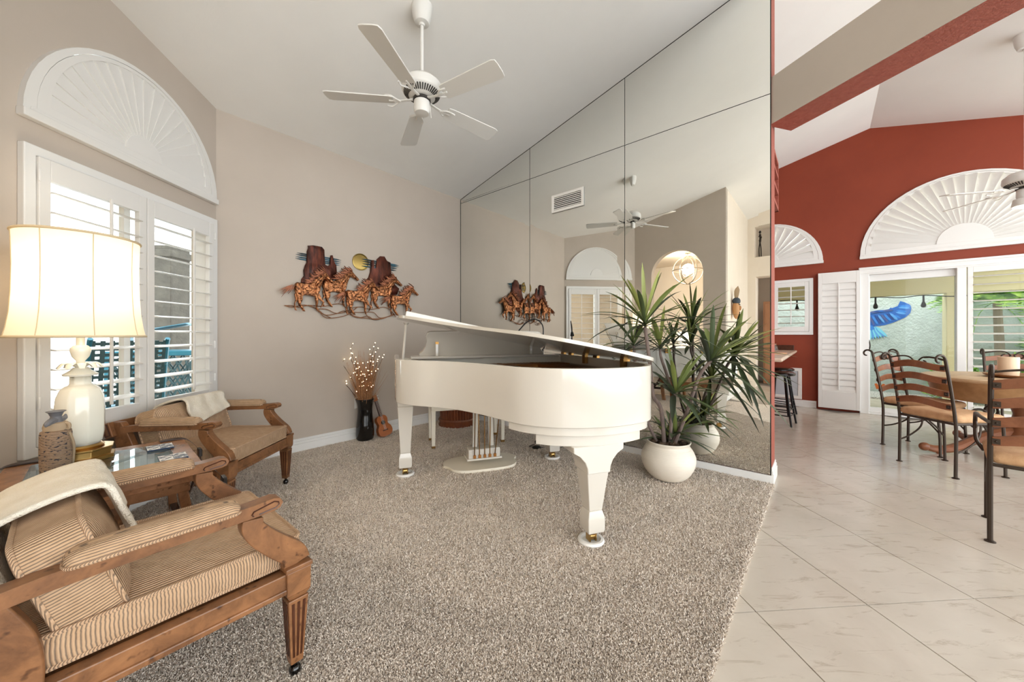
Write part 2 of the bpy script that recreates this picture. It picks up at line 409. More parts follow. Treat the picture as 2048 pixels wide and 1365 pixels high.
# back wall: x = -u, plane d=0, outward = -d
M_back = frame(W(0, 0), -EB, ZV, -ED)
wall_plane('wall_back', M_back, [(0, -.05), (2.78, -.05), (2.78, 3.14), (0, 3.14)], [], 'wall_paint', .12, 'greige back wall behind the piano')
# window wall
WO = Vector((-2.527, 3.143, 0)); wa = math.radians(2.5); WG = Vector((math.sin(wa), -math.cos(wa), 0)); WN = Vector((math.cos(wa), math.sin(wa), 0))  # WN points into the room
def on_win(x, y):
    p = hit_plane(x, y, WO, WN); return (p - WO).dot(WG), p.z
M_win = frame(WO, WG, ZV, -WN)
q_end = next(q / 100 for q in range(100, 260) if ((WO + WG * (q / 100)) - C0).dot(EB) < ARCH_U)
def wq(q): return ceil_z(((WO + WG * q) - C0).dot(ED)) + .05
WX0, WX1, WZ0, WZ1 = .083, 1.341, .53, 2.13
ACX, ACZ, AR = (WX0 + WX1) / 2, 2.29, (WX1 - WX0) / 2
wall_plane('wall_left', M_win, [(-.02, -.05), (q_end + .05, -.05), (q_end + .05, wq(q_end)), (-.02, wq(0))],
           [[(WX0 + .05, WZ0 + .05), (WX1 - .05, WZ0 + .05), (WX1 - .05, WZ1 - .05), (WX0 + .05, WZ1 - .05)], arc(ACX, ACZ + .05, AR - .06)], 'wall_paint', .14, 'greige window wall')
# arch wall (seen in the mirror)
dA0 = ((WO + WG * q_end) - C0).dot(ED)
M_arch = frame(W(ARCH_U, 0), ED, ZV, -EB)
a_l, a_r = 1.34, 2.27; a_c = (a_l + a_r) / 2; a_s = 2.77 - (a_r - a_l) / 2
wall_plane('wall_arch', M_arch, [(dA0 - .1, -.05), (a_l, -.05)] + arc(a_c, a_s, (a_r - a_l) / 2)[::-1] + [(a_r, -.05), (ARCH_END, -.05), (ARCH_END, ceil_z(ARCH_END) + .05), (dA0 - .1, ceil_z(dA0 - .1) + .05)], [], 'wall_paint', .14, 'greige wall with an arched opening, seen in the mirror')
b = MB(); b.hbox(-6.35, ARCH_U - .001, ARCH_END - .14, ARCH_END, -.05, ceil_z(ARCH_END) + .05)
struct(b.build('wall_hall', 'hall_paint', smooth=0), 'cream hall wall seen in the mirror')
# hall end wall with plant niche and doorway
M_hall = frame(W(-6.2, 0), ED, ZV, -EB)
wall_plane('wall_hall_end', M_hall, [(ARCH_END - .14, -.05), (2.78, -.05), (2.78, 2.45), (3.75, 2.45), (3.75, -.05), (6.0, -.05), (6.0, 3.85), (4.44, 4.25), (ARCH_END - .14, 3.75)],
           [[(2.76, 2.88), (3.8, 2.88), (3.8, 3.62), (2.76, 3.55)]], 'hall_paint', .35, 'cream hall wall with a high niche, seen in the mirror')
b = MB(); b.hbox(-6.58, -6.54, 2.5, 4.4, 2.7, 4.0); b.hbox(-8.0, -7.9, 1.8, 5, -.05, 2.8); b.hbox(-7.95, -6.5, 2.62, 2.72, -.05, 2.8); b.hbox(-7.95, -6.5, 2.6, 4.6, 2.6, 2.7)
struct(b.build('wall_hall_back', 'wall_paint', smooth=0), 'greige wall behind the hall doorway')
# room beyond the arch
b = MB(); b.hbox(-6.9, -6.78, -1.3, 2.6, -.05, 3.1); b.hbox(-6.9, -3.95, -1.42, -1.3, -.05, 3.1); b.hbox(-6.9, -3.95, -1.4, 2.62, 3.0, 3.1)
struct(b.build('wall_breakfast_nook', 'hall_paint', smooth=0), 'cream walls of the room beyond the arch')
# mirror wall body
M_mir = frame(W(0, 0), ED, ZV, EB)
wall_plane('wall_partition', M_mir, [(-.1, -.05), (MIRROR_END, -.05), (MIRROR_END, ceil_z(MIRROR_END) + .05), (-.1, ceil_z(0) + .03)], [], 'red_stucco', .25, 'thin end of the partition wall painted terracotta')
# header beam spanning from the mirror wall end
S0 = W(.02, MIRROR_END - .005); hd = Vector((.284, -.959, 0)); hp = Vector((.959, .284, 0))
M_beam = frame(S0, hd, ZV, hp)
b = MB(); b.box(-.02, 3.6, 2.80, 3.16, .0, .24, M_beam)
beam = struct(b.build('beam_header', 'red_stucco', smooth=0), 'ceiling-high header beam over the dining opening')
b = MB(); b.box(-.02, 3.6, 2.80, 3.16, -.006, .001, M_beam); b.build('beam_face', 'wall_paint', beam, smooth=0)
# ledge box with niches on the far side of the mirror wall
b = MB()
u0, u1, d1 = .25, .86, MIRROR_END - .02
b.hbox(u0, u1, d1 - .30, d1 - .10, 2.34, 2.80)
for z0, z1 in ((2.34, 2.37), (2.49, 2.52), (2.64, 2.67), (2.77, 2.80)): b.hbox(u0, u1, d1 - .1, d1, z0, z1)
b.hbox(u0, u0 + .03, d1 - .1, d1, 2.34, 2.8); b.hbox(u1 - .03, u1, d1 - .1, d1, 2.34, 2.8)
struct(b.build('wall_niche_box', 'red_stucco', smooth=0), 'terracotta wall box with stacked niches')
# dining (terracotta) wall: x = d, plane u = RED_U
M_red = frame(W(RED_U, 0), ED, ZV, EB)
BD, BR, BZ = 5.32, .985, 2.31
SD, SR = 3.22, .70
SL0, SL1 = 4.33, 6.4
KW0, KW1, KZ0, KZ1 = 2.35, 3.80, 1.16, 2.06
out_ = [(-1.5, -.05), (6.6, -.05), (6.6, ceil_z(6.6) + .04), (4.44, ceil_z(4.44) + .04), (-1.5, ceil_z(-1.5) + .04)]
wall_plane('wall_right', M_red, out_, [[(SL0 + .06, .02), (SL1, .02), (SL1, 2.06), (SL0 + .06, 2.06)], arc(BD, BZ + .05, BR - .07), arc(SD, BZ + .05, SR - .06),
           [(KW0 + .05, KZ0 + .05), (KW1 - .05, KZ0 + .05), (KW1 - .05, KZ1 - .05), (KW0 + .05, KZ1 - .05)]], 'red_paint', .16, 'terracotta dining room wall')
b = MB(); b.hbox(.25, RED_U, -1.6, -1.5, -.05, 3)
struct(b.build('wall_kitchen', 'red_paint', smooth=0), 'kitchen side wall')
# baseboards
def baseboard(name, p0, p1, inn, h=.135, t=.018, step=True):
    p0, p1 = Vector(p0), Vector(p1); x = (p1 - p0).normalized(); L = (p1 - p0).length
    M = frame(p0, x, inn, ZV); b = MB()
    b.box(0, L, 0, t, 0, h * (.62 if step else 1), M)
    if step: b.box(0, L, 0, t * .75, h * .62, h * .82, M); b.box(0, L, 0, t * .45, h * .82, h, M)
    return struct(b.build(name, 'trim_white', smooth=0, bevel=.003))
baseboard('baseboard_back', W(-2.7, 0), W(0, 0), ED)
baseboard('baseboard_left', WO, WO + WG * q_end, WN)
baseboard('baseboard_mirror', W(0, 0), W(0, MIRROR_END), -EB, .07, .016, False)
baseboard('baseboard_right', W(RED_U, 2.2), W(RED_U, 3.84), -EB, .11)
baseboard('baseboard_mirror_end', W(-.01, MIRROR_END), W(.26, MIRROR_END), ED, .13)
baseboard('baseboard_arch', W(ARCH_U, dA0), W(ARCH_U, a_l), EB, .13); baseboard('baseboard_arch_end', W(ARCH_U, a_r), W(ARCH_U, ARCH_END), EB, .13)
baseboard('baseboard_hall', W(-6.2, ARCH_END), W(ARCH_U, ARCH_END), ED, .13)
# ------------------------------------------------------------------ mirror panels on the partition wall
def inset(poly, a):
    n = len(poly); P = [Vector(p) for p in poly]
    ar = sum(P[i - 1].x * P[i].y - P[i].x * P[i - 1].y for i in range(n)); sg = 1 if ar > 0 else -1; out = []
    for i in range(n):
        e1 = (P[i] - P[i - 1]).normalized(); e2 = (P[(i + 1) % n] - P[i]).normalized()
        n1 = Vector((-e1.y, e1.x)) * sg * a; n2 = Vector((-e2.y, e2.x)) * sg * a
        A = P[i] + n1; Bp = P[i] + n2; cr = e1.x * e2.y - e1.y * e2.x
        t = ((Bp - A).x * e2.y - (Bp - A).y * e2.x) / cr; out.append(A + e1 * t)
    return out
mw = thing('mirror', 'frameless wall mirror rising from floor to ceiling behind the potted plant', 'mirror')
b = MB(); b.prism([(.0, .072), (MIRROR_END, .072), (MIRROR_END, ceil_z(MIRROR_END) - .002), (.0, ceil_z(0) - .002)], -.004, -.0015, M_mir); b.build('mirror_backing', 'mirror_backing', mw, smooth=0)
MC = [.012, 1.256, 2.442, MIRROR_END - .004]
for i in range(3):
    a, c = MC[i] + .003, MC[i + 1] - .003
    for rw in range(2):
        if rw == 0: poly = [(a, .075), (c, .075), (c, 3.025), (a, 3.025)]
        else: poly = [(a, 3.031), (c, 3.031), (c, ceil_z(c) - .012), (a, ceil_z(a) - .012)]
        b = MB(); be = .075 if rw == 0 else (.075 if i else .022)
        inn = inset(poly, be) if not (rw and i == 0) else inset([(a, 3.031), (c, 3.031), (c, ceil_z(c) - .012), (a, 3.06)], be)
        n = 4; vs = [(p[0], p[1], -.0045) for p in poly] + [(p[0], p[1], -.0055) for p in poly] + [(p[0], p[1], -.0064) for p in inn]
        fs = [(3, 2, 1, 0), (8, 9, 10, 11)] + [(q, (q + 1) % 4, (q + 1) % 4 + 4, q + 4) for q in range(4)] + [(q + 4, (q + 1) % 4 + 4, (q + 1) % 4 + 8, q + 8) for q in range(4)]
        b.add(vs, fs, M_mir); b.build('mirror_panel', 'mirror', mw, smooth=0)
# air grille set in the mirror
gd0, gz0, gd1, gz1 = 1.581, 2.54, 1.992, 2.74
g = thing('air_grille', 'white louvered air grille mounted high on the mirror', 'vent')
b = MB(); b.prism([(gd0, gz0), (gd1, gz0), (gd1, gz1), (gd0, gz1)], -.022, -.0086, M_mir, [[(gd0 + .03, gz0 + .03), (gd1 - .03, gz0 + .03), (gd1 - .03, gz1 - .03), (gd0 + .03, gz1 - .03)]]); b.build('grille_frame', 'white_plastic', g, smooth=0, bevel=.003)
b = MB(); b.box(gd0 + .028, gd1 - .028, gz0 + .028, gz1 - .028, -.012, -.0087, M_mir); b.build('grille_back', 'dark_slot', g, smooth=0)
for i in range(7):
    z = gz0 + .03 + (i + .25) * .02; b = MB(); b.box(gd0 + .03, gd1 - .03, z, z + .008, -.0205, -.0135, M_mir); b.build('louver', 'white_plastic', g, smooth=0)

# ------------------------------------------------------------------ shutters
def louvers(par, M, x0, x1, z0, z1, n, tilt, wd=.09, th=.011, yc=.0, mt='shutter_white'):
    pr = [(math.cos(a) * wd / 2, math.sin(a) * th / 2) for a in [2 * PI * i / 10 for i in range(10)]]
    ca, sa = math.cos(tilt), math.sin(tilt)
    for i in range(n):
        z = z0 + (z1 - z0) * (i + .5) / n; b = MB()
        ring = [(yc + p * ca - q * sa, z + p * sa + q * ca) for p, q in pr]
        b.loft([[(x, r[1], r[0]) for r in ring] for x in (x0, x1)], True, M); b.build('louver', mt, par, smooth=50)
def shutter(win, M, x0, x1, z0, z1, n, tilt, y0=-.045, y1=-.012, stile=.05, rail=.1, railb=None, rod=True, wd=.09, rodx=.5):
    railb = railb or rail; b = MB()
    b.box(x0, x0 + stile, z0, z1, y0, y1, M); b.box(x1 - stile, x1, z0, z1, y0, y1, M)
    b.box(x0 + stile, x1 - stile, z0, z0 + railb, y0, y1, M); b.box(x0 + stile, x1 - stile, z1 - rail, z1, y0, y1, M)
    fr = b.build('shutter_frame', 'shutter_white', win, smooth=0, bevel=.003)
    yc = (y0 + y1) / 2
    louvers(fr, M, x0 + stile + .002, x1 - stile - .002, z0 + railb + .004, z1 - rail - .004, n, tilt, wd, yc=yc)
    if rod:
        xr = x0 + stile + (x1 - x0 - 2 * stile) * rodx; yo = yc - math.cos(tilt) * wd / 2 - .006; b = MB()
        b.box(xr - .007, xr + .007, z0 + railb + .03, z1 - rail + .005, yo - .012, yo, M); b.build('tilt_rod', 'shutter_white', fr, smooth=0, bevel=.003)
    return fr
def sunburst(win, M, cx, cz, R, n, hub, ring=.055, inner=.06, y0=-.05, y1=.0, base=.07, twist=.5):
    b = MB(); o = arc(cx, cz, R); i_ = arc(cx, cz + ring * .6, R - ring)
    b.prism(o, y0 * .6, y1, M, [i_[1:-1] if False else i_]); b.build('casing', 'shutter_white', win, smooth=30)
    R2 = R - ring; b = MB(); b.prism(arc(cx, cz + ring * .6, R2 - .003), y0 * .55, y0 * .2, M, [arc(cx, cz + base, R2 - inner)]); b.build('shutter_frame', 'shutter_white', win, smooth=30)
    b = MB(); b.box(cx - R - .005, cx + R + .005, cz - .03, cz + .012, y0 * .85, y1, M); b.box(cx - R + .03, cx + R - .03, cz + .012, cz + .03, y0 * .7, y1, M); b.build('sill', 'shutter_white', win, smooth=0, bevel=.004)
    zc = cz + base; r1 = R2 - inner + .004
    b = MB(); b.prism(arc(cx, zc, hub), y0 * .6, y0 * .1, M); b.build('hub', 'shutter_white', win, smooth=30, bevel=.003)
    for k in range(n):
        a0, a1 = PI * k / n, PI * (k + 1) / n; am = (a0 + a1) / 2; h = (a1 - a0) / 2 * 1.04; pts = []
        for off in (-.004, .004):
            for r, s_ in ((hub - .01, -1), (r1, -1), (r1, 1), (hub - .01, 1)):
                zo = y0 * .35 + off + s_ * twist * math.tan(h) * r * .8
                pts.append((cx + r * math.cos(am + h * s_), zc + r * math.sin(am + h * s_), zo))
        b = MB(); b.hexa(pts, M); b.build('blade', 'shutter_white', win, smooth=0)
def empty(name): o = D.objects.new(name, None); COL.objects.link(o); return o
def casing(win, M, x0, x1, z0, z1, wd=.05, y0=-.035, y1=.1, sill=True):
    b = MB(); b.prism([(x0, z0), (x1, z0), (x1, z1), (x0, z1)], y0, .0, M, [[(x0 + wd, z0 + wd), (x1 - wd, z0 + wd), (x1 - wd, z1 - wd), (x0 + wd, z1 - wd)]])
    b.build('casing', 'trim_white', win, smooth=0, bevel=.005)
    b = MB(); b.prism([(x0 + wd - .004, z0 + wd - .004), (x1 - wd + .004, z0 + wd - .004), (x1 - wd + .004, z1 - wd + .004), (x0 + wd - .004, z1 - wd + .004)], .001, y1, M, [[(x0 + wd + .015, z0 + wd + .015), (x1 - wd - .015, z0 + wd + .015), (x1 - wd - .015, z1 - wd - .015), (x0 + wd + .015, z1 - wd - .015)]])
    b.build('window_frame', 'trim_white', win, smooth=0)
def pane(win, M, x0, x1, z0, z1, y=.09):
    b = MB(); b.box(x0, x1, z0, z1, y, y + .006, M); b.build('glass_pane', 'window_glass', win, smooth=0)
# living room window and half-round
w1 = struct(empty('window_1'), 'white shuttered window behind the armchairs')
casing(w1, M_win, WX0, WX1, WZ0, WZ1)
qm = (WX0 + WX1) / 2
pane(w1, M_win, WX0 + .06, WX1 - .06, WZ0 + .06, WZ1 - .06, .1)
b = MB(); b.box(qm - .02, qm + .02, WZ0 + .06, WZ1 - .06, .085, .12, M_win); b.build('mullion', 'trim_white', w1, smooth=0)
shutter(w1, M_win, WX0 + .052, qm - .003, WZ0 + .052, WZ1 - .052, 12, math.radians(8), rail=.11, railb=.13, rodx=.42)
shutter(w1, M_win, qm + .003, WX1 - .052, WZ0 + .052, WZ1 - .052, 12, math.radians(8), rail=.11, railb=.13, rodx=.45)
for z in (.78, 1.05, 1.95):
    for x in (WX0 + .05, WX1 - .05):
        b = MB(); b.cyl((x, z, -.05), (x, z + .06, -.05), .006, M=M_win, n=8); b.build('hinge', 'trim_white', w1)
w2 = struct(empty('window_2'), 'half-round sunburst shutter above the armchair window')
sunburst(w2, M_win, ACX, ACZ, AR, 20, .125, twist=.16)
# dining wall windows
w3 = struct(empty('window_3'), 'large half-round sunburst shutter over the patio door')
sunburst(w3, M_red, BD, BZ, BR, 26, .24, twist=.6)
w4 = struct(empty('window_4'), 'small half-round sunburst shutter over the kitchen window')
sunburst(w4, M_red, SD, BZ, SR, 16, .14, twist=.45)
for ww, cx, R in ((w2, None, None), (w3, BD, BR), (w4, SD, SR)):
    b = MB()
    if cx: b.prism(arc(cx, BZ + .05, R - .07), .1, .106, M_red)
    else: b.prism(arc(ACX, ACZ + .05, AR - .06), .1, .106, M_win)
    b.build('glass_pane', 'window_glass', ww, smooth=0)
w5 = struct(empty('window_5'), 'white shuttered kitchen window')
casing(w5, M_red, KW0, KW1, KZ0, KZ1)
xs = [KW0 + .052, KW0 + .052 + (KW1 - KW0 - .104) / 3, KW0 + .052 + 2 * (KW1 - KW0 - .104) / 3, KW1 - .052]
for i in range(3): shutter(w5, M_red, xs[i] + .002, xs[i + 1] - .002, KZ0 + .052, KZ1 - .052, 6, math.radians(-6), rail=.07, railb=.08, wd=.085)
pane(w5, M_red, KW0 + .06, KW1 - .06, KZ0 + .06, KZ1 - .06)
# patio door
d1 = struct(empty('door_1'), 'white sliding glass patio door')
b = MB(); b.prism([(SL0, 0), (SL1, 0), (SL1, 2.14), (SL0, 2.14)], -.045, .0, M_red, [[(SL0 + .1, .01), (SL1 - .01, .01), (SL1 - .01, 2.04), (SL0 + .1, 2.04)]]); b.build('casing', 'trim_white', d1, smooth=0, bevel=.005)
b = MB(); b.box(SL0 - .01, SL1, 2.12, 2.15, -.06, 0, M_red); b.box(SL0, SL1, 2.06, 2.10, -.055, -.04, M_red); b.build('casing_moulding', 'trim_white', d1, smooth=0, bevel=.004)
b = MB(); b.prism([(SL0 + .07, .0), (5.30, .0), (5.30, 2.05), (SL0 + .07, 2.05)], .02, .07, M_red, [[(4.445, .095), (5.255, .095), (5.255, 1.945), (4.445, 1.945)]]); b.build('door_frame', 'trim_white', d1, smooth=0, bevel=.004)
b = MB(); b.box(4.44, 5.26, .09, 1.95, .04, .046, M_red); gl = b.build('glass_pane', 'window_glass', d1, smooth=0)
b = MB(); b.box(5.255, 5.335, 0, 2.06, -.04, .09, M_red); b.build('door_stile', 'trim_white', d1, smooth=0, bevel=.004)
b = MB(); b.box(5.34, SL1, .09, 2.02, .08, .086, M_red); b.build('glass_pane', 'window_glass', d1, smooth=0)
b = MB(); b.box(SL0, SL1, -.0, .04, -.03, .1, M_red); b.build('threshold', 'trim_white', d1, smooth=0, bevel=.004)
b = MB(); b.tube(catmull([(4.43, .92, .02), (4.43, .93, -.03), (4.44, 1.0, -.04), (4.43, 1.07, -.03), (4.43, 1.08, .02)], 5), .008, 8, M=M_red); b.build('door_handle', 'iron', d1)
shutter(d1, M_red, 5.345, 6.3, .05, 2.05, 17, math.radians(12), y0=-.04, y1=-.008, stile=.045, rail=.08, railb=.12, wd=.1, rodx=.5)
# hinged shutter panel standing open left of the door
d2 = struct(empty('door_2'), 'tall white shutter panel folded open beside the patio door')
shutter(d2, M_red, 3.86, 4.335, .035, 2.115, 18, math.radians(80), y0=-.085, y1=-.05, stile=.045, rail=.17, railb=.26, wd=.1, rodx=.5)
# pet door low on the wall
pd = thing('pet_door', 'white framed pet door with gray flap behind the bar stools', 'pet door')
b = MB(); b.prism([(3.2, .12), (3.66, .12), (3.66, .62), (3.2, .62)], -.02, -.0005, M_red, [[(3.25, .17), (3.61, .17), (3.61, .57), (3.25, .57)]]); b.build('door_frame', 'white_plastic', pd, smooth=0, bevel=.005)
mat('flap', srgb(190, 195, 200), .25)
b = MB(); b.box(3.25, 3.61, .17, .57, -.012, -.001, M_red); b.build('door_flap', 'flap', pd, smooth=0)
# butterfly sticker on the glass
mat('butterfly', srgb(190, 98, 40), .5)
b = MB(); cxx, czz = on_u(1760, 775, RED_U)
for s_ in (-1, 1):
    b.prism([(cxx, czz), (cxx + s_ * .03, czz + .05), (cxx + s_ * .055, czz + .045), (cxx + s_ * .045, czz), (cxx + s_ * .035, czz - .035), (cxx + s_ * .012, czz - .03)], .033, .038, M_red)
tag(b.build('butterfly_sticker', 'butterfly', smooth=0), 'small orange butterfly sticker on the patio door glass', 'sticker')

# ------------------------------------------------------------------ outdoors beyond the dining wall
noisy('patio_concrete', srgb(176, 168, 150), srgb(190, 182, 166), 6, .9, kind='World')
noisy('gravel', srgb(150, 146, 138), srgb(236, 232, 224), 60, .9, .9, 60, .03, kind='World', lo=.42, hi=.58)
noisy('garden_stucco', srgb(176, 186, 182), srgb(190, 200, 196), 5, .9, .7, 22, .03, 'World')
mat('patio_beam', srgb(216, 206, 160), .7)
b = MB(); b.hbox(RED_U + .1, 9.5, -4, 13, -.16, -.06); struct(b.build('patio_ground', 'patio_concrete', smooth=0), 'patio slab outside the glass door')
b = MB(); b.hbox(6.3, 7.3, -4, 13, -.06, -.03); tag(b.build('gravel_bed', 'gravel', smooth=0), 'white gravel strip along the garden wall', 'gravel', kind='stuff')
PWU = 7.3
b = MB(); b.hbox(PWU, PWU + .15, -4, 13, -.06, 3.2); struct(b.build('wall_garden', 'garden_stucco', smooth=0), 'pale stucco garden wall outside')
b = MB(); b.hbox(RED_U + .16, 6.15, -4, 13, 2.52, 2.62); struct(b.build('patio_roof', 'patio_beam', smooth=0), 'patio cover soffit')
zb1 = on_u(1800, 569, 5.8)[1]; zb0 = on_u(1800, 591, 5.8)[1]
b = MB(); b.hbox(5.8, 5.98, -4, 13, zb0, 2.52); struct(b.build('patio_beam', 'patio_beam', smooth=0, bevel=.006), 'tan patio beam outside the glass door')
pa, pb = on_u(1893, 650, 5.8)[0], on_u(1913, 650, 5.8)[0]
b = MB(); b.hbox(5.8, 6.1, pa, pb + .12, -.06, zb0); struct(b.build('patio_post', 'patio_beam', smooth=0, bevel=.006), 'tan patio post outside the glass door')
# bird mural on the garden wall
mural = thing('bird_mural', 'blue spread-wing bird mural on the garden wall outside', 'mural')
blues = [srgb(40, 96, 176), srgb(52, 124, 204), srgb(30, 66, 130), srgb(86, 150, 214), srgb(118, 196, 222), srgb(74, 88, 140)]
for i, c_ in enumerate(blues): mat('mural_blue_%d' % i, c_, .7)
M_gw = frame(W(PWU - .003, 0), ED, ZV, EB)
def mp(x, y): return on_u(1725 + x / 4.55, 540 + y / 4.55, PWU)
wing = [(-80, 400), (10, 388), (70, 383), (130, 370), (200, 366), (240, 358), (258, 342), (264, 350), (320, 330), (342, 285), (380, 295), (430, 316), (445, 350), (434, 395), (395, 430), (340, 455), (280, 480), (200, 505), (130, 512), (70, 520), (-80, 520)]
b = MB(); b.prism([mp(*p) for p in wing], -.006, 0, M_gw); b.build('wing', 'mural_blue_0', mural, smooth=0)
def feather(p0, p1, wd, ci, lift):
    a, c = Vector(p0), Vector(p1); t = (c - a).normalized(); n = Vector((-t.y, t.x)) * wd
    pts = [a, a + (c - a) * .3 + n, a + (c - a) * .8 + n * .8, c, a + (c - a) * .8 - n * .8, a + (c - a) * .3 - n]
    b = MB(); b.prism([mp(*p) for p in pts], -.008 - lift, -.0062, M_gw); b.build('feather', 'mural_blue_%d' % ci, mural, smooth=0)
for i in range(9): feather((330 - i * 8, 330 + i * 14), (446 - i * 12 - max(0, i - 4) * 14, 330 + i * 18), 10, (1, 3, 0)[i % 3], .0004 * i)
for i in range(8): feather((60 + i * 26, 420 - i * 4), (110 + i * 30, 508 - i * 8), 11, (5, 1, 2, 3)[i % 4], .0045 + .0003 * i)
for i in range(6): feather((-20 + i * 40, 395 - i * 4), (60 + i * 44, 400 - i * 7), 9, (2, 0, 5)[i % 3], .008 + .0003 * i)
for i in range(7): feather((80 + i * 6, 520 - i), (70 + i * 26, 640 - i * 5), 13, (4, 3)[i % 2], .011 + .0003 * i)
feather((-10, 500), (110, 540), 26, 1, .014)
# string lights
sl = thing('string_lights', 'string of unlit patio bulbs hung under the beam outside', 'string lights')
def sp(x, y): p = hit_plane(x, y, W(5.7, 0), EB); return p
pts = [sp(1560, 602), sp(1594, 601), sp(1680, 604), sp(1751, 595), sp(1800, 596), sp(1847, 591), sp(1910, 593), sp(1990, 585)]
b = MB(); b.tube(catmull(pts, 6), .008, 6); b.build('cable', 'black_plastic', sl)
for x, y in ((1594, 602), (1751, 596), (1847, 592)):
    p = sp(x, y); b = MB(); b.cyl(p + ZV * .01, p - ZV * .09, .014, n=8); b.build('socket', 'black_plastic', sl)
    b = MB(); b.lathe([(.012, 0), (.03, -.05), (.034, -.08), (.02, -.105), (0, -.11)], 10, p - ZV * .09); b.build('bulb', 'black_plastic', sl)
# palms and shrubs
mat('palm_trunk', srgb(112, 100, 74), .9)
m = mat('palm_green', srgb(110, 150, 60), .5)
lk(m, ramp(m, noise(m, coords(m, 'World'), 14, 2), [(.35, srgb(74, 136, 44)), (.65, srgb(176, 214, 96))]), bsdf(m).inputs['Base Color'])
def frond(b, p, dr, L, droop, ll=.3, n=14):
    p = Vector(p); dr = Vector(dr).normalized(); side = dr.cross(ZV).normalized(); mid = []
    for i in range(n + 1):
        t = i / n; mid.append(p + dr * (L * t) - ZV * (droop * t * t))
    b.tube(mid, .006, 4)
    for i in range(2, n + 1):
        t = i / n; l_ = ll * math.sin(PI * (.15 + .8 * t))
        for s_ in (-1, 1):
            tip = mid[i] + (side * s_ * .8 + dr * .55).normalized() * l_ - ZV * (.25 * l_)
            wv = dr * .024
            b.add([mid[i] - wv, mid[i] + wv, tip, mid[i] + (tip - mid[i]) * .5 - wv * 1.6, ], [(0, 1, 2), (0, 2, 3)])
def palm(pos, h, nf, L, label, seed, group='garden palms'):
    r = random.Random(seed); t = thing('palm', label, 'palm', pos, 0, group)
    b = MB(); b.tube([(0, 0, 0), (.02, 0, h * .5), (0, .02, h)], [.07, .06, .05], 8); b.build('trunk', 'palm_trunk', t)
    for i in range(nf):
        a = 2 * PI * i / nf + r.uniform(-.2, .2); b = MB()
        frond(b, (0, 0, h), (math.cos(a), math.sin(a), r.uniform(.1, .9)), L * r.uniform(.8, 1.1), L * r.uniform(.35, .8), .34 * L)
        o0 = Vector(pos); b.v = [tuple(Vector(v_) - EB * max(0, (Vector(v_) + o0 - C0).dot(EB) - 7.27) + EB * max(0, 6.16 - (Vector(v_) + o0 - C0).dot(EB))) for v_ in b.v]
        b.v = [(v_[0], v_[1], max(.004, v_[2])) for v_ in b.v]
        b.build('frond', 'palm_green', t, smooth=0)
palm(W(6.72, 6.2, -.029), 1.75, 20, 1.0, 'tall feathery palm arching beside the patio post', 1)
palm(W(6.7, 7.1, -.029), 1.0, 18, .95, 'mid-height palm seen through the right-hand louvers', 2)
palm(W(6.75, 7.9, -.029), 1.5, 18, .95, 'palm farthest right behind the patio door louvers', 3)
def shrub(pos, r_, h, label, seed):
    r = random.Random(seed); t = thing('shrub', label, 'shrub', pos, 0, 'garden shrubs'); b = MB()
    for i in range(620):
        a = r.uniform(0, 2 * PI); rr = r_ * math.sqrt(r.random()); z = h * r.random() * (1 - .4 * rr / r_)
        p = Vector((rr * math.cos(a), rr * math.sin(a), z)); q = Vector((r.uniform(-1, 1), r.uniform(-1, 1), r.uniform(-.2, 1))).normalized() * .16; s_ = q.cross(ZV) * .24
        b.add([p, p + q * .5 + s_, p + q, p + q * .5 - s_], [(0, 1, 2, 3)])
    b.v = [(v_[0], v_[1], max(.004, v_[2])) for v_ in b.v]
    b.build('foliage', 'palm_green', t, smooth=0); b = MB(); b.cyl((0, 0, 0), (0, 0, h * .6), .02, n=6); b.build('stem', 'slat_wood', t)
shrub(W(6.72, 5.75, -.029), .35, .75, 'low green shrub at the foot of the garden wall', 4)
shrub(W(6.66, 6.75, -.029), .45, 1.25, 'rounded shrub beneath the palm fronds outside', 5)
shrub(W(6.66, 7.6, -.029), .45, 1.4, 'shrub nearest the right picture edge outside', 6)

# ------------------------------------------------------------------ outdoors beyond the living room window
b = MB(); M_o = frame(WO - WN * .15, WG, -WN, ZV); b.box(-9, 6, 0, 9, -.1, -.03, M_o); noisy('terrace_paving', srgb(222, 222, 218), srgb(232, 232, 228), 6, .9, kind='World'); struct(b.build('terrace_ground', 'terrace_paving', smooth=0), 'terrace outside the living room window')
noisy('column_stucco', srgb(70, 66, 60), srgb(84, 80, 72), 8, .9, .5, 30, .02, 'World')
pc1 = at_depth(338, 670, 6.4)
b = MB(); M_c = frame((pc1.x, pc1.y, 0), WG, WN, ZV); b.box(-.2, .2, -.2, .2, -.03, 2.7, M_c); b.box(-.24, .24, -.24, .24, 2.5, 2.62, M_c); b.box(-.24, .24, -.24, .24, -.03, .12, M_c)
struct(b.build('terrace_column', 'column_stucco', smooth=0, bevel=.01), 'gray stucco column outside the window')
mat('teal_frame', srgb(24, 96, 116), .35, .3); mat('teal_weave', srgb(34, 66, 72), .6)
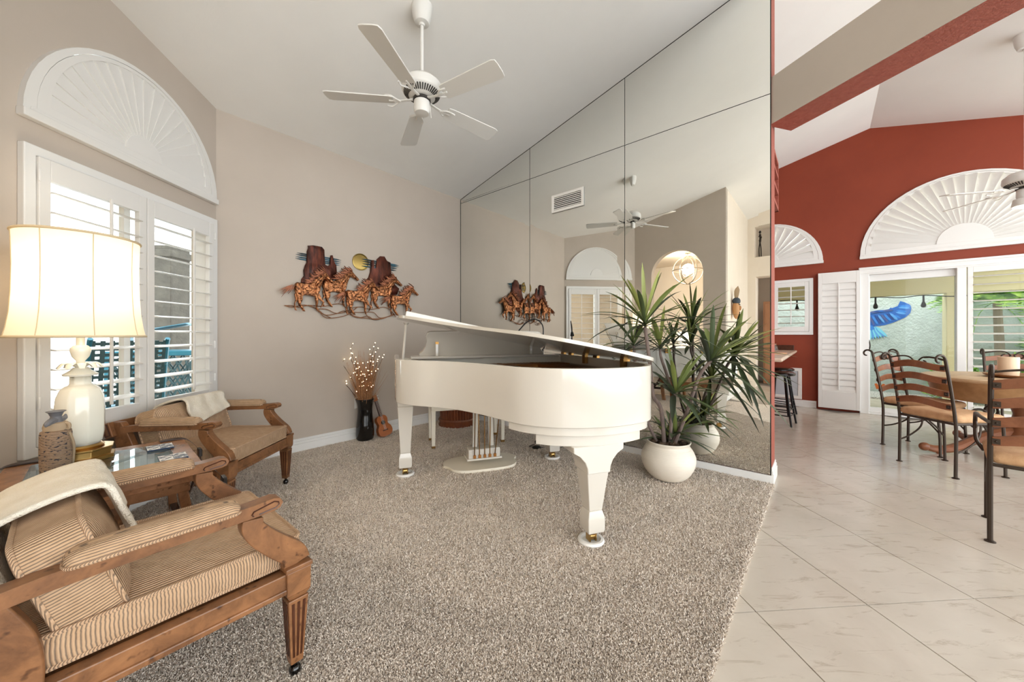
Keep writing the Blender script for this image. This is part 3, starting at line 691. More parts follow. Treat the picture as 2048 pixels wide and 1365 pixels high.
def patio_chair(pos, rz, label):
    t = thing('patio_chair', label, 'chair', pos, rz, 'teal patio chairs')
    b = MB()
    for s_ in (-.28, .28):
        b.tube(catmull([(.3, s_, 0), (.28, s_, .6), (.0, s_, .64), (-.28, s_, .62)], 5), .018, 8); b.tube(catmull([(-.26, s_, 0), (-.24, s_, .45), (-.36, s_, 1.05), (-.4, s_, 1.15)], 5), .022, 8)
    b.build('frame', 'teal_frame', t)
    b = MB()
    for i in range(9): y = -.26 + i * .065; b.tube(catmull([(-.25, y, .46), (-.33, y, .85), (-.39, y, 1.13)], 4), .024, 4, flat=(.25, 1))
    for i in range(12): z = .48 + i * .055; b.box(-.255 - (z - .46) * .2, -.235 - (z - .46) * .2, -.28, .28, z, z + .03)
    b.build('backrest', 'teal_weave', t, smooth=0)
    b = MB(); b.box(-.27, .28, -.27, .27, .4, .46); b.build('seat', 'teal_frame', t, bevel=.02)
p1 = at_depth(238, 760, 3.9); patio_chair((p1.x, p1.y, -.03), math.radians(150), 'teal woven patio chair outside the left shutter panel')
ct = thing('serving_cart', 'teal patio cart with lattice sides outside the right shutter panel', 'cart', (lambda p: (p.x, p.y, -.03))(at_depth(328, 760, 5.2)), math.radians(20))
b = MB(); b.box(-.5, .5, -.3, .3, .9, .97); b.build('cart_top', 'teal_frame', ct, bevel=.01)
b = MB()
for x in (-.46, .46):
    for y in (-.27, .27): b.box(x - .03, x + .03, y - .03, y + .03, 0, .9)
b.box(-.46, .46, -.27, .27, .08, .12); b.build('cart_frame', 'teal_frame', ct, smooth=0)
b = MB()
for y in (-.27, .27):
    for i in range(-4, 11):
        for s_ in (-1, 1):
            x0 = -.46 + i * .12; pts = []
            for z in (.14, .88):
                x = x0 + (z - .14) * s_ * .6 + (0 if s_ > 0 else .3); pts.append((max(-.46, min(.46, x)), y, z))
            if abs(pts[0][0] - pts[1][0]) > .1: b.tube(pts, .012, 4)
b.build('lattice', 'teal_weave', ct, smooth=0)
b = MB(); b.tube([(-.4, .0, .97), (-.4, 0, 1.2), (.3, 0, 1.35), (.42, .0, 1.3)], .05, 6, flat=(.4, 2.6)); b.build('cart_hood', 'teal_frame', ct)
# ------------------------------------------------------------------ grand piano (local x towards treble, y towards the tail)
pa_, pb_ = Vector((.9504, .3111, 0)), Vector((.3111, -.9504, 0)); PM = Vector((-.247, 3.161, 0))
prz = math.atan2(-pa_.y, -pa_.x)
FZ = .010                                 # carpet top
piano = thing('grand_piano', 'glossy white grand piano with its lid propped open', 'piano', (PM.x, PM.y, FZ), prz)
ZB, ZT = .665, .975
side = [(.74, -.30), (.74, -.05), (.74, .22), (.715, .40), (.61, .535), (.475, .64), (.355, .765), (.255, .925), (.175, 1.09), (.09, 1.25), (-.05, 1.37), (-.25, 1.437), (-.45, 1.437), (-.62, 1.385), (-.71, 1.27), (-.74, 1.10), (-.74, .6), (-.74, -.30)]
line = [(p.x, p.y) for p in catmull([(x, y, 0) for x, y in side], 6)]
def offset_line(l, a):
    out = []
    for i in range(len(l)):
        p = Vector(l[max(i - 1, 0)]); q = Vector(l[min(i + 1, len(l) - 1)]); t = (q - p).normalized(); n = Vector((-t.y, t.x))
        out.append((l[i][0] + n.x * a, l[i][1] + n.y * a))
    return out
inner = offset_line(line, .036)           # walking treble front -> tail -> bass front, inside is on the left
b = MB(); n = len(line)
loops = []
for (o_, i_) in zip(line, inner): loops.append([(o_[0], o_[1], ZB), (o_[0], o_[1], ZT), (i_[0], i_[1], ZT), (i_[0], i_[1], ZB)])
b.loft(loops, True); rim = b.build('case_rim', 'piano_white', piano, smooth=40, bevel=.004)
b = MB(); b.prism(offset_line(line, .03), ZB + .015, ZB + .04); b.build('bottom_board', 'cream_wood', piano, smooth=0)
b = MB(); b.prism([p for p in offset_line(line, .037) if p[1] > .0] , ZT - .14, ZT - .125); b.build('soundboard', 'cabinet_wood', piano, smooth=0)
# cast plate, struts and strings
pl = [p for p in offset_line(line, .075) if p[1] > .12]
pl2 = [(p[0] * .78 - .02, .2 + (p[1] - .2) * .78) for p in pl]
b = MB(); b.prism(pl, ZT - .1, ZT - .075, None, [pl2])
for (x0, y0, x1, y1) in ((.5, .12, .12, 1.0), (.2, .12, -.1, 1.25), (-.1, .12, -.3, 1.3), (-.4, .12, -.52, 1.28)): b.tube([(x0, y0, ZT - .08), (x1, y1, ZT - .08)], .02, 4)
b.box(-.7, .7, .10, .26, ZT - .1, ZT - .07); b.build('cast_plate', 'gold_plate', piano, smooth=30)
b = MB()
for i in range(44):
    x = -.62 + i * 1.24 / 43; y1 = max(p[1] for p in pl if abs(p[0] - (x - .1)) < .06) - .1 if any(abs(p[0] - (x - .1)) < .06 for p in pl) else .5
    b.tube([(x, .18, ZT - .062), (x - .1, y1, ZT - .062)], .0015, 3, False)
b.build('strings', 'brass', piano, smooth=0)['kind'] = 'stuff'
# dampers / action rail
b = MB(); b.box(-.69, .69, .06, .10, ZT - .10, ZT - .015); b.build('action_rail', 'cream_wood', piano, smooth=0, bevel=.004)
# keybed, key slip, fallboard and keys
b = MB(); b.box(-.735, .735, -.33, .06, ZB - .045, ZB + .03); b.build('keybed', 'piano_white', piano, bevel=.006)
for s_ in (-1, 1):
    b = MB(); b.box(s_ * .655, s_ * .742, -.33, -.16, ZB + .03, ZT - .12); b.build('key_block', 'piano_white', piano, bevel=.01)
b = MB(); b.box(-.655, .655, -.33, -.305, ZB + .03, ZB + .085); b.build('key_slip', 'piano_white', piano, bevel=.004)
b = MB(); b.hexa([(-.69, -.155, ZB + .08), (.69, -.155, ZB + .08), (.69, -.135, ZB + .08), (-.69, -.135, ZB + .08), (-.69, -.10, ZT - .02), (.69, -.10, ZT - .02), (.69, -.08, ZT - .02), (-.69, -.08, ZT - .02)]); b.build('fallboard', 'piano_white', piano, bevel=.004)
b = MB()
for i in range(52): x = -.61 + i * .0235; b.box(x, x + .0225, -.30, -.155, ZB + .05, ZB + .09)
b.build('white_keys', 'cream_wood', piano, smooth=0)['kind'] = 'stuff'
b = MB()
for i in range(51):
    if i % 7 in (1, 4): continue
    x = -.61 + (i + 1) * .0235; b.box(x - .005, x + .005, -.25, -.155, ZB + .09, ZB + .102)
b.build('black_keys', 'black_gloss', piano, smooth=0)['kind'] = 'stuff'
# music desk: scrolled board leaning back towards the tail
b = MB(); half = [(.0, 0), (.545, 0), (.55, .012), (.52, .03), (.5, .06), (.493, .095), (.5, .125), (.49, .145), (.465, .152), (0, .16)]
half = [(x, y * 1.42) for x, y in half]
prof = half + [(-x, y) for x, y in half[::-1]][1:-1]
Md = Matrix.Translation((0, .02, ZT + .008)) @ Matrix.Rotation(math.radians(64), 4, 'X')
b.prism(prof, -.012, .012, Md); desk = b.build('music_desk', 'piano_white', piano, smooth=30, bevel=.003)
b = MB(); b.box(-.62, .62, -.02, .22, ZT - .012, ZT + .006); b.build('desk_shelf', 'piano_white', piano, bevel=.003)
for x in (-.38, .42):
    b = MB(); b.box(x - .011, x + .011, .15, .163, ZT + .006, ZT + .115); st = b.build('desk_prop', 'piano_white', piano, bevel=.002)
    b = MB(); b.box(x - .0125, x + .0125, .148, .165, ZT + .1, ZT + .118); b.build('hinge', 'old_brass', st, smooth=0)
# lid: hinged along the bass side, raised about 11.5 degrees
ang = math.radians(11.3); HXL = -.752; LTH = .020
Ml = Matrix.Translation((HXL, 0, ZT + .004)) @ Matrix.Rotation(-ang, 4, 'Y') @ Matrix.Translation((-HXL, 0, 0))
lid_line = [p for p in offset_line(line, -.012) if p[1] > .02]
lid_out = [(.752, -.0)] + lid_line + [(-.752, .0)]
b = MB(); b.prism(lid_out, 0, LTH, Ml); lid = b.build('lid', 'piano_white', piano, smooth=30, bevel=.004)
# front flap folded back over the lid
Mf = Ml @ Matrix.Translation((0, 0, LTH + .006)) @ Matrix.Rotation(math.radians(0), 4, 'X')
b = MB(); b.box(-.745, .70, .005, .37, -.006, .034, Mf); flap = b.build('lid_flap', 'piano_white', piano, bevel=.004)
b = MB(); b.box(-.21, -.203, .3702, .372, .004, .026, Mf); b.build('keyhole', 'black_plastic', flap, smooth=0)
for y in (.03, .18, .6, .98):
    b = MB(); b.box(-.765, -.742, y - .03, y + .03, ZT - .035, ZT + .012); b.build('lid_hinge', 'old_brass', piano, smooth=0)
for y in (.55, 1.05):
    b = MB(); b.box(-.70, -.672, y - .02, y + .02, ZT - .05, ZT + .018); b.build('lid_bracket', 'old_brass', piano, smooth=0)
b = MB(); b.tube([(.68, .20, ZT - .01), (.655, .17, ZT + .266)], .0095, 10); b.lathe([(.010, 0), (.02, .012), (.02, .016)], 12, (.655, .17, ZT + .252)); b.build('lid_prop', 'piano_white', piano)
# legs with brass casters
def pleg(x, y, bracket):
    top = ZB - .045 if not bracket else ZB - .105
    b = MB()
    if bracket:
        pts = [(.068, top - .15), (.070, top - .12), (.085, top - .085), (.115, top - .052), (.152, top - .03), (.152, top)]
        b.loft([[(x - w_, y - .075, z), (x + w_, y - .075, z), (x + w_, y + .075, z), (x - w_, y + .075, z)] for w_, z in pts]); top -= .15
    else: b.taper((x, y, top - .05), .058, (x, y, top), .064); top -= .05
    b.taper((x, y, .195), .040, (x, y, top), .060 if not bracket else .064)
    b.loft([[(x - w_, y - w_, z), (x + w_, y - w_, z), (x + w_, y + w_, z), (x - w_, y + w_, z)] for w_, z in ((.047, .075), (.051, .09), (.051, .155), (.040, .195))])
    leg = b.build('leg', 'piano_white', piano, smooth=25, bevel=.004)
    b = MB(); b.cyl((x, y, .05), (x, y, .08), .018, n=12); b.box(x - .022, x - .014, y - .03, y + .012, .014, .055); b.box(x + .014, x + .022, y - .03, y + .012, .014, .055); b.cyl((x - .014, y - .014, .036), (x + .014, y - .014, .036), .024, n=16)
    b.build('caster', 'brass', leg)
    p = PM + (-pa_) * x + pb_ * (y - .012)
    return p
cups = []
feet = [pleg(.6573, .0, False), pleg(-.6573, .0, False), pleg(-.294, 1.318, True)]
for p, lb in zip(feet, ('white caster cup under the piano leg beside the vase', 'white caster cup under the far piano leg', 'white caster cup under the nearest piano leg')):
    b = MB(); b.lathe([(.0, 0), (.068, 0), (.074, .012), (.068, .022), (.054, .023), (.046, .0105), (0, .0105)], 28)
    o = tag(b.build('caster_cup', 'white_plastic'), lb, 'caster cup', 'piano caster cups'); o.location = (p.x, p.y, FZ)
# stepped tail mouldings under the rim
def sub_band(y0, x_lo, x_hi, off, z0, z1, nm):
    l = [p for p in offset_line(line, off) if p[1] > y0 and x_lo < p[0] < x_hi]
    b = MB(); b.prism(l, z0, z1); b.build(nm, 'piano_white', piano, smooth=30, bevel=.003)
sub_band(1.12, -.66, .17, .02, ZB - .045, ZB + .02, 'tail_moulding'); sub_band(1.20, -.58, .02, .045, ZB - .105, ZB - .045, 'tail_moulding')
# pedal lyre
b = MB()
for x in (-.075, .075): b.taper((x, -.03, .17), (.021, .014), (x * .8, -.03, ZB - .04), (.024, .016))
b.build('lyre_post', 'piano_white', piano, bevel=.003)
b = MB(); b.box(-.14, .14, -.10, .035, .085, .165); b.box(-.155, .155, -.12, .045, .07, .088); lyre = b.build('lyre_box', 'piano_white', piano, bevel=.006)
for x in (-.062, 0, .062):
    b = MB(); b.tube(catmull([(x, -.10, .115), (x, -.16, .11), (x, -.21, .092), (x, -.225, .09)], 4), .011, 8, flat=(.5, 1.3)); b.build('pedal', 'brass', lyre)
for x in (-.09, -.045, .0, .045, .09):
    y1 = .02 if abs(x) < .08 else .17
    b = MB(); b.tube([(x, .038, .10), (x * 1.25, y1, ZB - .01)], .0042, 8); rd = b.build('pedal_rod', 'old_brass', piano)
    b = MB(); b.box(x - .011, x + .011, .03, .05, .092, .118); b.build('rod_socket', 'gold_plate', rd, smooth=0)
# pedal mat
b = MB(); mo = [(math.copysign(abs(math.cos(a)) ** .55, math.cos(a)) * .34, math.copysign(abs(math.sin(a)) ** .7, math.sin(a)) * .19) for a in [2 * PI * i / 40 for i in range(40)]]
b.prism([(x * (1 - .12 * (y > 0)), y) for x, y in mo], 0, .024)
o = tag(b.build('pedal_mat', 'cream_wood', smooth=30, bevel=.004), 'thin off-white board under the piano pedals', 'mat'); p = PM - pa_ * (-.0) + pb_ * (-.06); o.location = (p.x, p.y, FZ); o.rotation_euler = (0, 0, prz)
# lift pedal box onto the mat
# bench
bench = thing('piano_bench', 'cream piano bench behind the piano with slim square legs', 'bench', tuple(PM - pa_ * .0 + pb_ * (-.80) + ZV * FZ), prz)
b = MB(); b.box(-.40, .40, -.18, .18, .44, .50); b.build('seat', 'cream_wood', bench, bevel=.015)
b = MB()
b.box(-.385, .385, -.165, .165, .375, .44); b.build('apron', 'cream_wood', bench, bevel=.004)
for x in (-.365, .365):
    for y in (-.15, .15):
        b = MB(); b.taper((x, y, .022), .017, (x, y, .38), .022); lg = b.build('leg', 'cream_wood', bench, bevel=.002)
        b = MB(); b.taper((x, y, 0), .018, (x, y, .024), .0185); b.build('foot_cap', 'old_brass', lg, smooth=0)
# fluted drum table behind the bench
dt = hit_z(912, 851, FZ)
drum = thing('drum_table', 'round reeded dark wood drum table behind the piano bench', 'table', (dt.x - .0, dt.y + .08, FZ))
b = MB(); b.lathe([(.0, 0), (.235, 0), (.24, .02), (.232, .05), (.238, .07), (.225, .09), (.0, .09)], 36); b.build('plinth', 'cherry_wood', drum)
for i in range(36):
    a = 2 * PI * i / 36; b = MB(); x, y = .2 * math.cos(a), .2 * math.sin(a); b.cyl((x, y, .09), (x, y, .5), .018, n=8); b.build('reed', 'cherry_wood', drum)
b = MB(); b.lathe([(0, .09), (.2, .09), (.2, .5), (0, .5)], 36); b.build('body', 'cherry_wood', drum)
b = MB(); b.lathe([(0, .5), (.235, .5), (.245, .515), (.24, .535), (0, .535)], 36); b.build('table_top', 'cherry_wood', drum)
# gooseneck floor lamp
lp = hit_z(1085.5, 886, FZ)
fl = thing('floor_lamp', 'thin black gooseneck floor lamp standing behind the piano', 'lamp', (lp.x, lp.y, FZ))
b = MB(); b.lathe([(0, 0), (.085, 0), (.088, .008), (.08, .016), (.02, .022), (.012, .03), (0, .03)], 28); b.build('base', 'black_gloss', fl)
b = MB(); b.cyl((0, 0, .02), (.0, 0, 1.12), .0085, n=10); b.build('pole', 'black_metal', fl)
nk = catmull([(0, 0, 1.1), (.005, 0, 1.22), (-.03, -.0, 1.29), (-.10, -.02, 1.315), (-.18, -.05, 1.275), (-.25, -.08, 1.2), (-.27, -.09, 1.17)], 6)
b = MB(); b.tube(nk, .0065, 8); b.build('gooseneck', 'black_metal', fl)
b = MB(); b.tube([(-.262, -.087, 1.185), (-.285, -.097, 1.14)], [.014, .026], 12); b.build('lamp_head', 'black_metal', fl)
sw = hit_z(1073, 897, FZ)
ft = thing('foot_switch', 'small black foot switch with cord on the carpet by the floor lamp', 'switch', (sw.x, sw.y, FZ))
b = MB(); b.lathe([(0, 0), (.032, 0), (.034, .012), (.022, .024), (0, .026)], 18, sx=1.4); b.build('switch_body', 'black_plastic', ft)
b = MB(); q = Vector((lp.x, lp.y, 0)) - Vector((sw.x, sw.y, 0)); b.tube(catmull([(-.03, 0, .006), (-.07, .04, .005), (-.03, .1, .005), (.03, .16, .005), (q.x - .02, q.y - .075, .006)], 6), .0035, 6); b.tube(catmull([(.04, 0, .006), (.12, .02, .005), (.2, -.02, .005), (.3, .05, .005)], 6), .0035, 6); b.build('cord', 'black_plastic', ft)

# ------------------------------------------------------------------ potted dracaena
pp = Vector((1.25, 2.9, FZ))
plant = thing('potted_plant', 'tall spiky dracaena in a round cream pot before the mirror', 'plant', pp)
b = MB()
pr = [(.0, 0), (.10, 0), (.135, .02), (.178, .07), (.204, .135), (.206, .18), (.192, .225), (.165, .262), (.155, .275), (.162, .292), (.170, .303), (.165, .309), (.150, .303), (.145, .285), (.145, .25), (0, .25)]
pr2 = []
for i, (r, z) in enumerate(pr): pr2.append((r, z))
b.lathe(pr2, 48); m = noisy('pot_glaze', srgb(232, 222, 206), srgb(238, 229, 214), 6, .45)
wv = nd(m, 'ShaderNodeTexWave'); wv.bands_direction = 'Z'; wv.inputs['Scale'].default_value = 28; wv.inputs['Distortion'].default_value = .6; lk(m, coords(m), wv.inputs['Vector']); bump(m, wv.outputs['Fac'], .25, .004)
b.build('pot', 'pot_glaze', plant, sub=1)
noisy('moss', srgb(64, 48, 36), srgb(120, 96, 74), 40, .95, 1, 60, .03)
b = MB(); r_ = random.Random(5)
for i in range(46):
    a = r_.uniform(0, 2 * PI); q = .125 * math.sqrt(r_.random()); b.sphere((q * math.cos(a), q * math.sin(a), .262 + r_.uniform(0, .02)), r_.uniform(.02, .036), 6, 5)
o = b.build('moss', 'moss', plant, smooth=0); o['kind'] = 'stuff'
wood('bark', srgb(96, 82, 78), srgb(140, 122, 112), .8, 12, (3, 3, .8), False)
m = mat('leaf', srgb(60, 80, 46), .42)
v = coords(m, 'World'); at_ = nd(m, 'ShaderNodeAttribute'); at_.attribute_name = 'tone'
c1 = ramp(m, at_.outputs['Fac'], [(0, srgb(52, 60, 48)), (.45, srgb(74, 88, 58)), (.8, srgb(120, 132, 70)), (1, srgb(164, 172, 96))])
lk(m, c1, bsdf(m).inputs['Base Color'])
def lp3(x, y, dep): return at_depth(x, y, dep) - pp
# crown centres read off the photo; depths scatter around the pot
crowns = [((1290, 650), 2.78, (-.10, -.05, 1), 30, .54), ((1268, 692), 2.98, (-.25, .1, .9), 18, .38), ((1320, 698), 2.92, (.1, .1, 1), 16, .38), ((1422, 722), 2.66, (.72, -.1, .68), 34, .54), ((1350, 788), 2.72, (.45, -.15, .75), 26, .44), ((1350, 872), 2.86, (.6, -.15, .8), 20, .36), ((1335, 880), 2.95, (-.2, .1, .9), 14, .26)]
base_px = [(1330, 885), (1325, 888), (1335, 885), (1345, 890), (1342, 888)]
def leafblade(b, c, dr, L, wd, droop, tones, tone):
    dr = dr.normalized(); side = dr.cross(ZV); side = side.normalized() if side.length > .05 else Vector((1, 0, 0)); up = side.cross(dr).normalized(); o = len(b.v); N = 6; vs = []
    for i in range(N + 1):
        t = i / N; p = c + dr * (L * t) - ZV * (droop * L * t * t); w_ = wd * (.35 + 2.2 * t) * (1 - t) ** .8 if t < 1 else .0008
        w_ = max(w_, .0008); f_ = up * (w_ * .35)
        vs += [p - side * w_ + f_, p, p + side * w_ + f_]
    fs = []
    for i in range(N):
        a = i * 3; fs += [(a, a + 1, a + 4, a + 3), (a + 1, a + 2, a + 5, a + 4)]
    vs = [v_ - EB * max(0, (v_ + pp - C0).dot(EB) + .022) for v_ in vs]
    b.add(vs, fs); tones += [tone] * len(vs)
rl = random.Random(21); cpos = []
for (px, dep, ax, nl, L) in crowns:
    c = lp3(*px, dep); cpos.append(c); ax = Vector(ax).normalized(); t1 = ax.orthogonal().normalized(); t2 = ax.cross(t1)
    for k in range(nl):
        if px == (1290, 650) and k == 27: continue                      # would cut the piano lid
        b = MB(); tones = []
        f_ = (k + .5) / nl; th = .12 + 1.38 * f_ ** .75 + rl.uniform(-.1, .1); ph = k * 2.39996 + rl.uniform(-.2, .2)
        dr = ax * math.cos(th) + (t1 * math.cos(ph) + t2 * math.sin(ph)) * math.sin(th)
        tone = max(0, min(1, .88 - .75 * f_ + rl.uniform(-.25, .25)))  # upper leaves coloured limer as if lit, outer ones darker
        # keep blades on the room side of the mirror
        wp = pp + c + dr.normalized() * L; uu = (wp - C0).dot(EB)
        if uu > -.04: dr = dr.normalized() - EB * ((uu + .06) / L)
        low = c.z < .5; dr = dr + ZV * (.35 if low and dr.z < .25 else 0)
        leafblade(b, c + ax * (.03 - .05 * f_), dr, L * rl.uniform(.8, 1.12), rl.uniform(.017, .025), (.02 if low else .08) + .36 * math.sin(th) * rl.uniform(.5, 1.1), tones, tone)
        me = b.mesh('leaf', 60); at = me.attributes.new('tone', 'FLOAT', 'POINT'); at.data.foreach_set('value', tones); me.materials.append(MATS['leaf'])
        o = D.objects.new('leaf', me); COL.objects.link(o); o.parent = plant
def trunk(path, r0, r1):
    p = catmull(path, 6); b = MB(); b.tube(p, [r0 + (r1 - r0) * i / (len(p) - 1) for i in range(len(p))], 9); b.build('stem', 'bark', plant)
g0 = lambda x, y: Vector((x, y, .25))
trunk([g0(-.03, .0), lp3(1322, 820, 2.85), lp3(1306, 790, 2.82), lp3(1300, 730, 2.8), cpos[0] - ZV * .02], .017, .013)
trunk([g0(-.06, .03), lp3(1298, 850, 2.95), lp3(1285, 800, 2.97), lp3(1272, 740, 2.98), cpos[1]], .013, .010)
trunk([lp3(1341, 775, 2.8), lp3(1332, 745, 2.88), lp3(1322, 715, 2.91), cpos[2]], .012, .010)
trunk([g0(.01, -.01), lp3(1343, 830, 2.8), lp3(1347, 805, 2.74), cpos[4]], .014, .012)
trunk([g0(.03, -.02), lp3(1370, 835, 2.78), lp3(1385, 790, 2.72), lp3(1400, 750, 2.68), cpos[3]], .015, .012)
trunk([g0(.03, .0), cpos[5]], .012, .012)
# ------------------------------------------------------------------ ceiling fans
mat('fan_white', srgb(226, 224, 219), .35); mat('fan_dark', srgb(58, 55, 52), .6)
def make_fan(label, pos, zc, a0, light, R=.665):
    top = ceil_z((Vector((pos[0], pos[1], 0)) - C0).dot(ED)) - pos[2]     # ceiling above blade plane
    t = thing('ceiling_fan', label, 'ceiling fan', pos, 0)
    b = MB(); b.lathe([(0, top - .12), (.03, top - .12), (.05, top - .115), (.066, top - .07), (.074, top - .02), (.075, top + .012), (0, top + .012)], 28); b.build('canopy', 'fan_white', t)
    b = MB(); b.cyl((0, 0, .16), (0, 0, top - .1), .0125, n=12); b.lathe([(.0, top - .135), (.02, top - .135), (.022, top - .118), (0, top - .118)], 14); b.build('downrod', 'fan_white', t)
    b = MB(); b.lathe([(0, .17), (.05, .17), (.10, .155), (.138, .12), (.142, .075), (.135, .06), (.09, .03), (.055, .02), (0, .02)], 36); mo = b.build('motor_housing', 'fan_white', t)
    for k in range(44):
        a = 2 * PI * k / 44; c_, s_ = math.cos(a), math.sin(a); b = MB()
        M = Matrix.Rotation(a, 4, 'Z'); b.hexa([(.094, -.0035, .0285), (.128, -.0045, .0515), (.128, .0045, .0515), (.094, .0035, .0285), (.094, -.0035, .036), (.128, -.0045, .059), (.128, .0045, .059), (.094, .0035, .036)], M)
        b.build('vent_slot', 'fan_dark', mo, smooth=0)
    b = MB(); b.lathe([(0, .03), (.052, .03), (.062, .015), (.062, -.0), (0, -.0)], 24); b.build('flywheel', 'fan_dark', t)
    b = MB(); b.lathe([(0, .005), (.045, .005), (.056, -.004), (.058, -.07), (.05, -.088), (.01, -.092), (0, -.092)], 28); b.build('switch_housing', 'fan_white', t)
    b = MB(); b.cyl((.06, .0, -.03), (.066, 0, -.12), .0018, n=6); b.build('pull_chain', 'fan_white', t)
    if light:
        b = MB(); b.lathe([(0, -.09), (.075, -.092), (.085, -.15), (.08, -.16), (0, -.16)], 28); b.build('light_kit', 'fan_white', t)
        b = MB(); b.lathe([(0, -.178), (.05, -.172), (.074, -.161), (0, -.161)], 24); b.build('lens', 'fan_lens', t)
    for k in range(5):
        a = a0 + 2 * PI * k / 5; M = Matrix.Rotation(a, 4, 'Z') @ Matrix.Rotation(math.radians(-12), 4, 'X')
        o = [(.20, -.052), (.22, -.058), (R - .03, -.072), (R - .005, -.062), (R, -.03), (R, .03), (R - .005, .062), (R - .03, .072), (.22, .058), (.20, .052)]
        b = MB(); b.prism(o, -.004, .004, M); b.build('blade', 'fan_white', t, smooth=0, bevel=.002)
        b = MB(); M2 = Matrix.Rotation(a, 4, 'Z')
        b.tube([(.05, 0, .012), (.11, 0, .0), (.16, 0, -.008), (.20, 0, -.008)], [.011, .009, .011, .008], 8, flat=(.6, 1.2), M=M2)
        for s_ in (-1, 1): b.tube(catmull([(.15, 0, -.009), (.18, s_ * .03, -.010), (.215, s_ * .05, -.010 + s_ * .008), (.25, s_ * .045, -.009 + s_ * .008)], 4), .006, 6, M=M2)
        b.tube(catmull([(.17, 0, -.009), (.23, 0, -.008)], 3), .006, 6, M=M2)
        b.build('blade_iron', 'fan_white', t)
    return t
make_fan('white five-blade ceiling fan hanging above the grand piano', (-.65, 2.613, 2.845), 0, math.radians(-29.8), False)
df = at_depth(2052, 378, 3.4)
make_fan('white ceiling fan with lit lamp over the dining table', (df.x, df.y, df.z), 0, math.radians(20), True, .60)

# ------------------------------------------------------------------ copper horses wall sculpture
M_art = frame(W(0, 0), EB, ZV, ED)
def ap(x, y):                              # crop pixels (540..900, 460..680 at 5.689x) -> wall plane
    p = hit_plane(540 + x / 5.689, 460 + y / 5.689, W(0, .04), ED); return ((p - C0).dot(EB), p.z)
art = thing('wall_sculpture', 'copper wall sculpture of five running horses, mesas and a moon', 'wall art')
def piece(nm, pts, z0, z1, ins, mt, par=art, k=0):
    P = [ap(*p) for p in pts]
    if k: P = [(p.x, p.y) for p in catmull([(x, y, 0) for x, y in P], k, True)]
    b = MB(); b.puff(P, z0, z1, ins, M_art); return b.build(nm, mt, par, smooth=60)
piece('mesa', [(360, 600), (365, 560), (395, 520), (390, 455), (408, 400), (425, 370), (430, 240), (445, 200), (440, 175), (500, 172), (560, 182), (600, 190), (628, 225), (632, 300), (640, 395), (665, 408), (690, 395), (690, 330), (700, 287), (722, 285), (735, 340), (752, 385), (765, 400), (770, 480), (760, 560), (600, 620)], .012, .032, .006, 'butte')
piece('mesa', [(1085, 600), (1130, 540), (1150, 480), (1160, 345), (1190, 340), (1195, 430), (1210, 435), (1225, 335), (1262, 297), (1312, 300), (1340, 350), (1380, 370), (1390, 500), (1430, 620), (1480, 670), (1455, 740), (1300, 745), (1150, 660)], .012, .032, .006, 'butte')
def spindle(nm, p, q, wd, z, mt):
    p, q = Vector(p), Vector(q); t = (q - p).normalized(); n = Vector((-t.y, t.x)) * wd
    piece(nm, [p, p + (q - p) * .12 - n, p + (q - p) * .88 - n, q, p + (q - p) * .88 + n, p + (q - p) * .12 + n], z, z + .006, .001, mt)
for p, q in (((320, 255), (830, 342)), ((305, 272), (828, 364)), ((305, 297), (822, 384)), ((300, 318), (818, 402))): spindle('cloud_streak', p, q, 7.5, .004, 'cloud_teal')
for p, q in (((1058, 328), (1478, 405)), ((1065, 353), (1475, 421)), ((1062, 380), (1460, 442)), ((1055, 408), (1450, 463))): spindle('cloud_streak', p, q, 7.5, .0165, 'cloud_teal')
b = MB(); c_ = ap(1048, 362); e_ = ap(1048 + 82, 362 + 15); rm = abs(e_[0] - c_[0]) * 1.12
Mm = M_art @ Matrix.Translation((c_[0], c_[1], .004)); b.lathe([(0, .008), (rm * .5, .0075), (rm * .86, .005), (rm * .9, .0105), (rm, .008), (rm, 0), (0, 0)], 32, M=Mm); b.build('moon', 'moon_gold', art)
OUT = [(-.03, .26), (.02, .30), (.1, .285), (.2, .265), (.3, .28), (.38, .315), (.5, .42), (.6, .5), (.69, .535), (.72, .53), (.735, .575), (.755, .52), (.80, .46), (.87, .38), (.925, .32), (.93, .285), (.89, .265), (.83, .31), (.77, .35), (.72, .375), (.675, .34), (.63, .22), (.585, .08), (.56, -.02), (.555, -.12), (.55, -.2), (.525, -.33), (.555, -.40), (.52, -.415), (.49, -.34), (.485, -.2), (.46, -.06), (.40, -.055), (.3, -.03), (.2, -.03), (.16, -.06), (.165, -.14), (.115, -.235), (.2, -.37), (.225, -.435), (.17, -.425), (.06, -.27), (.035, -.18), (-.01, .0), (-.05, .14)]
LEG2 = [(.5, .05), (.6, .0), (.64, -.12), (.72, -.2), (.66, -.3), (.62, -.34), (.645, -.28), (.67, -.2), (.585, -.14), (.52, -.05)]
LEG3 = [(.0, .05), (.1, .0), (.06, -.14), (-.02, -.22), (.0, -.36), (.03, -.41), (-.02, -.4), (-.045, -.24), (-.01, -.14), (-.04, .0)]
rh = random.Random(8)
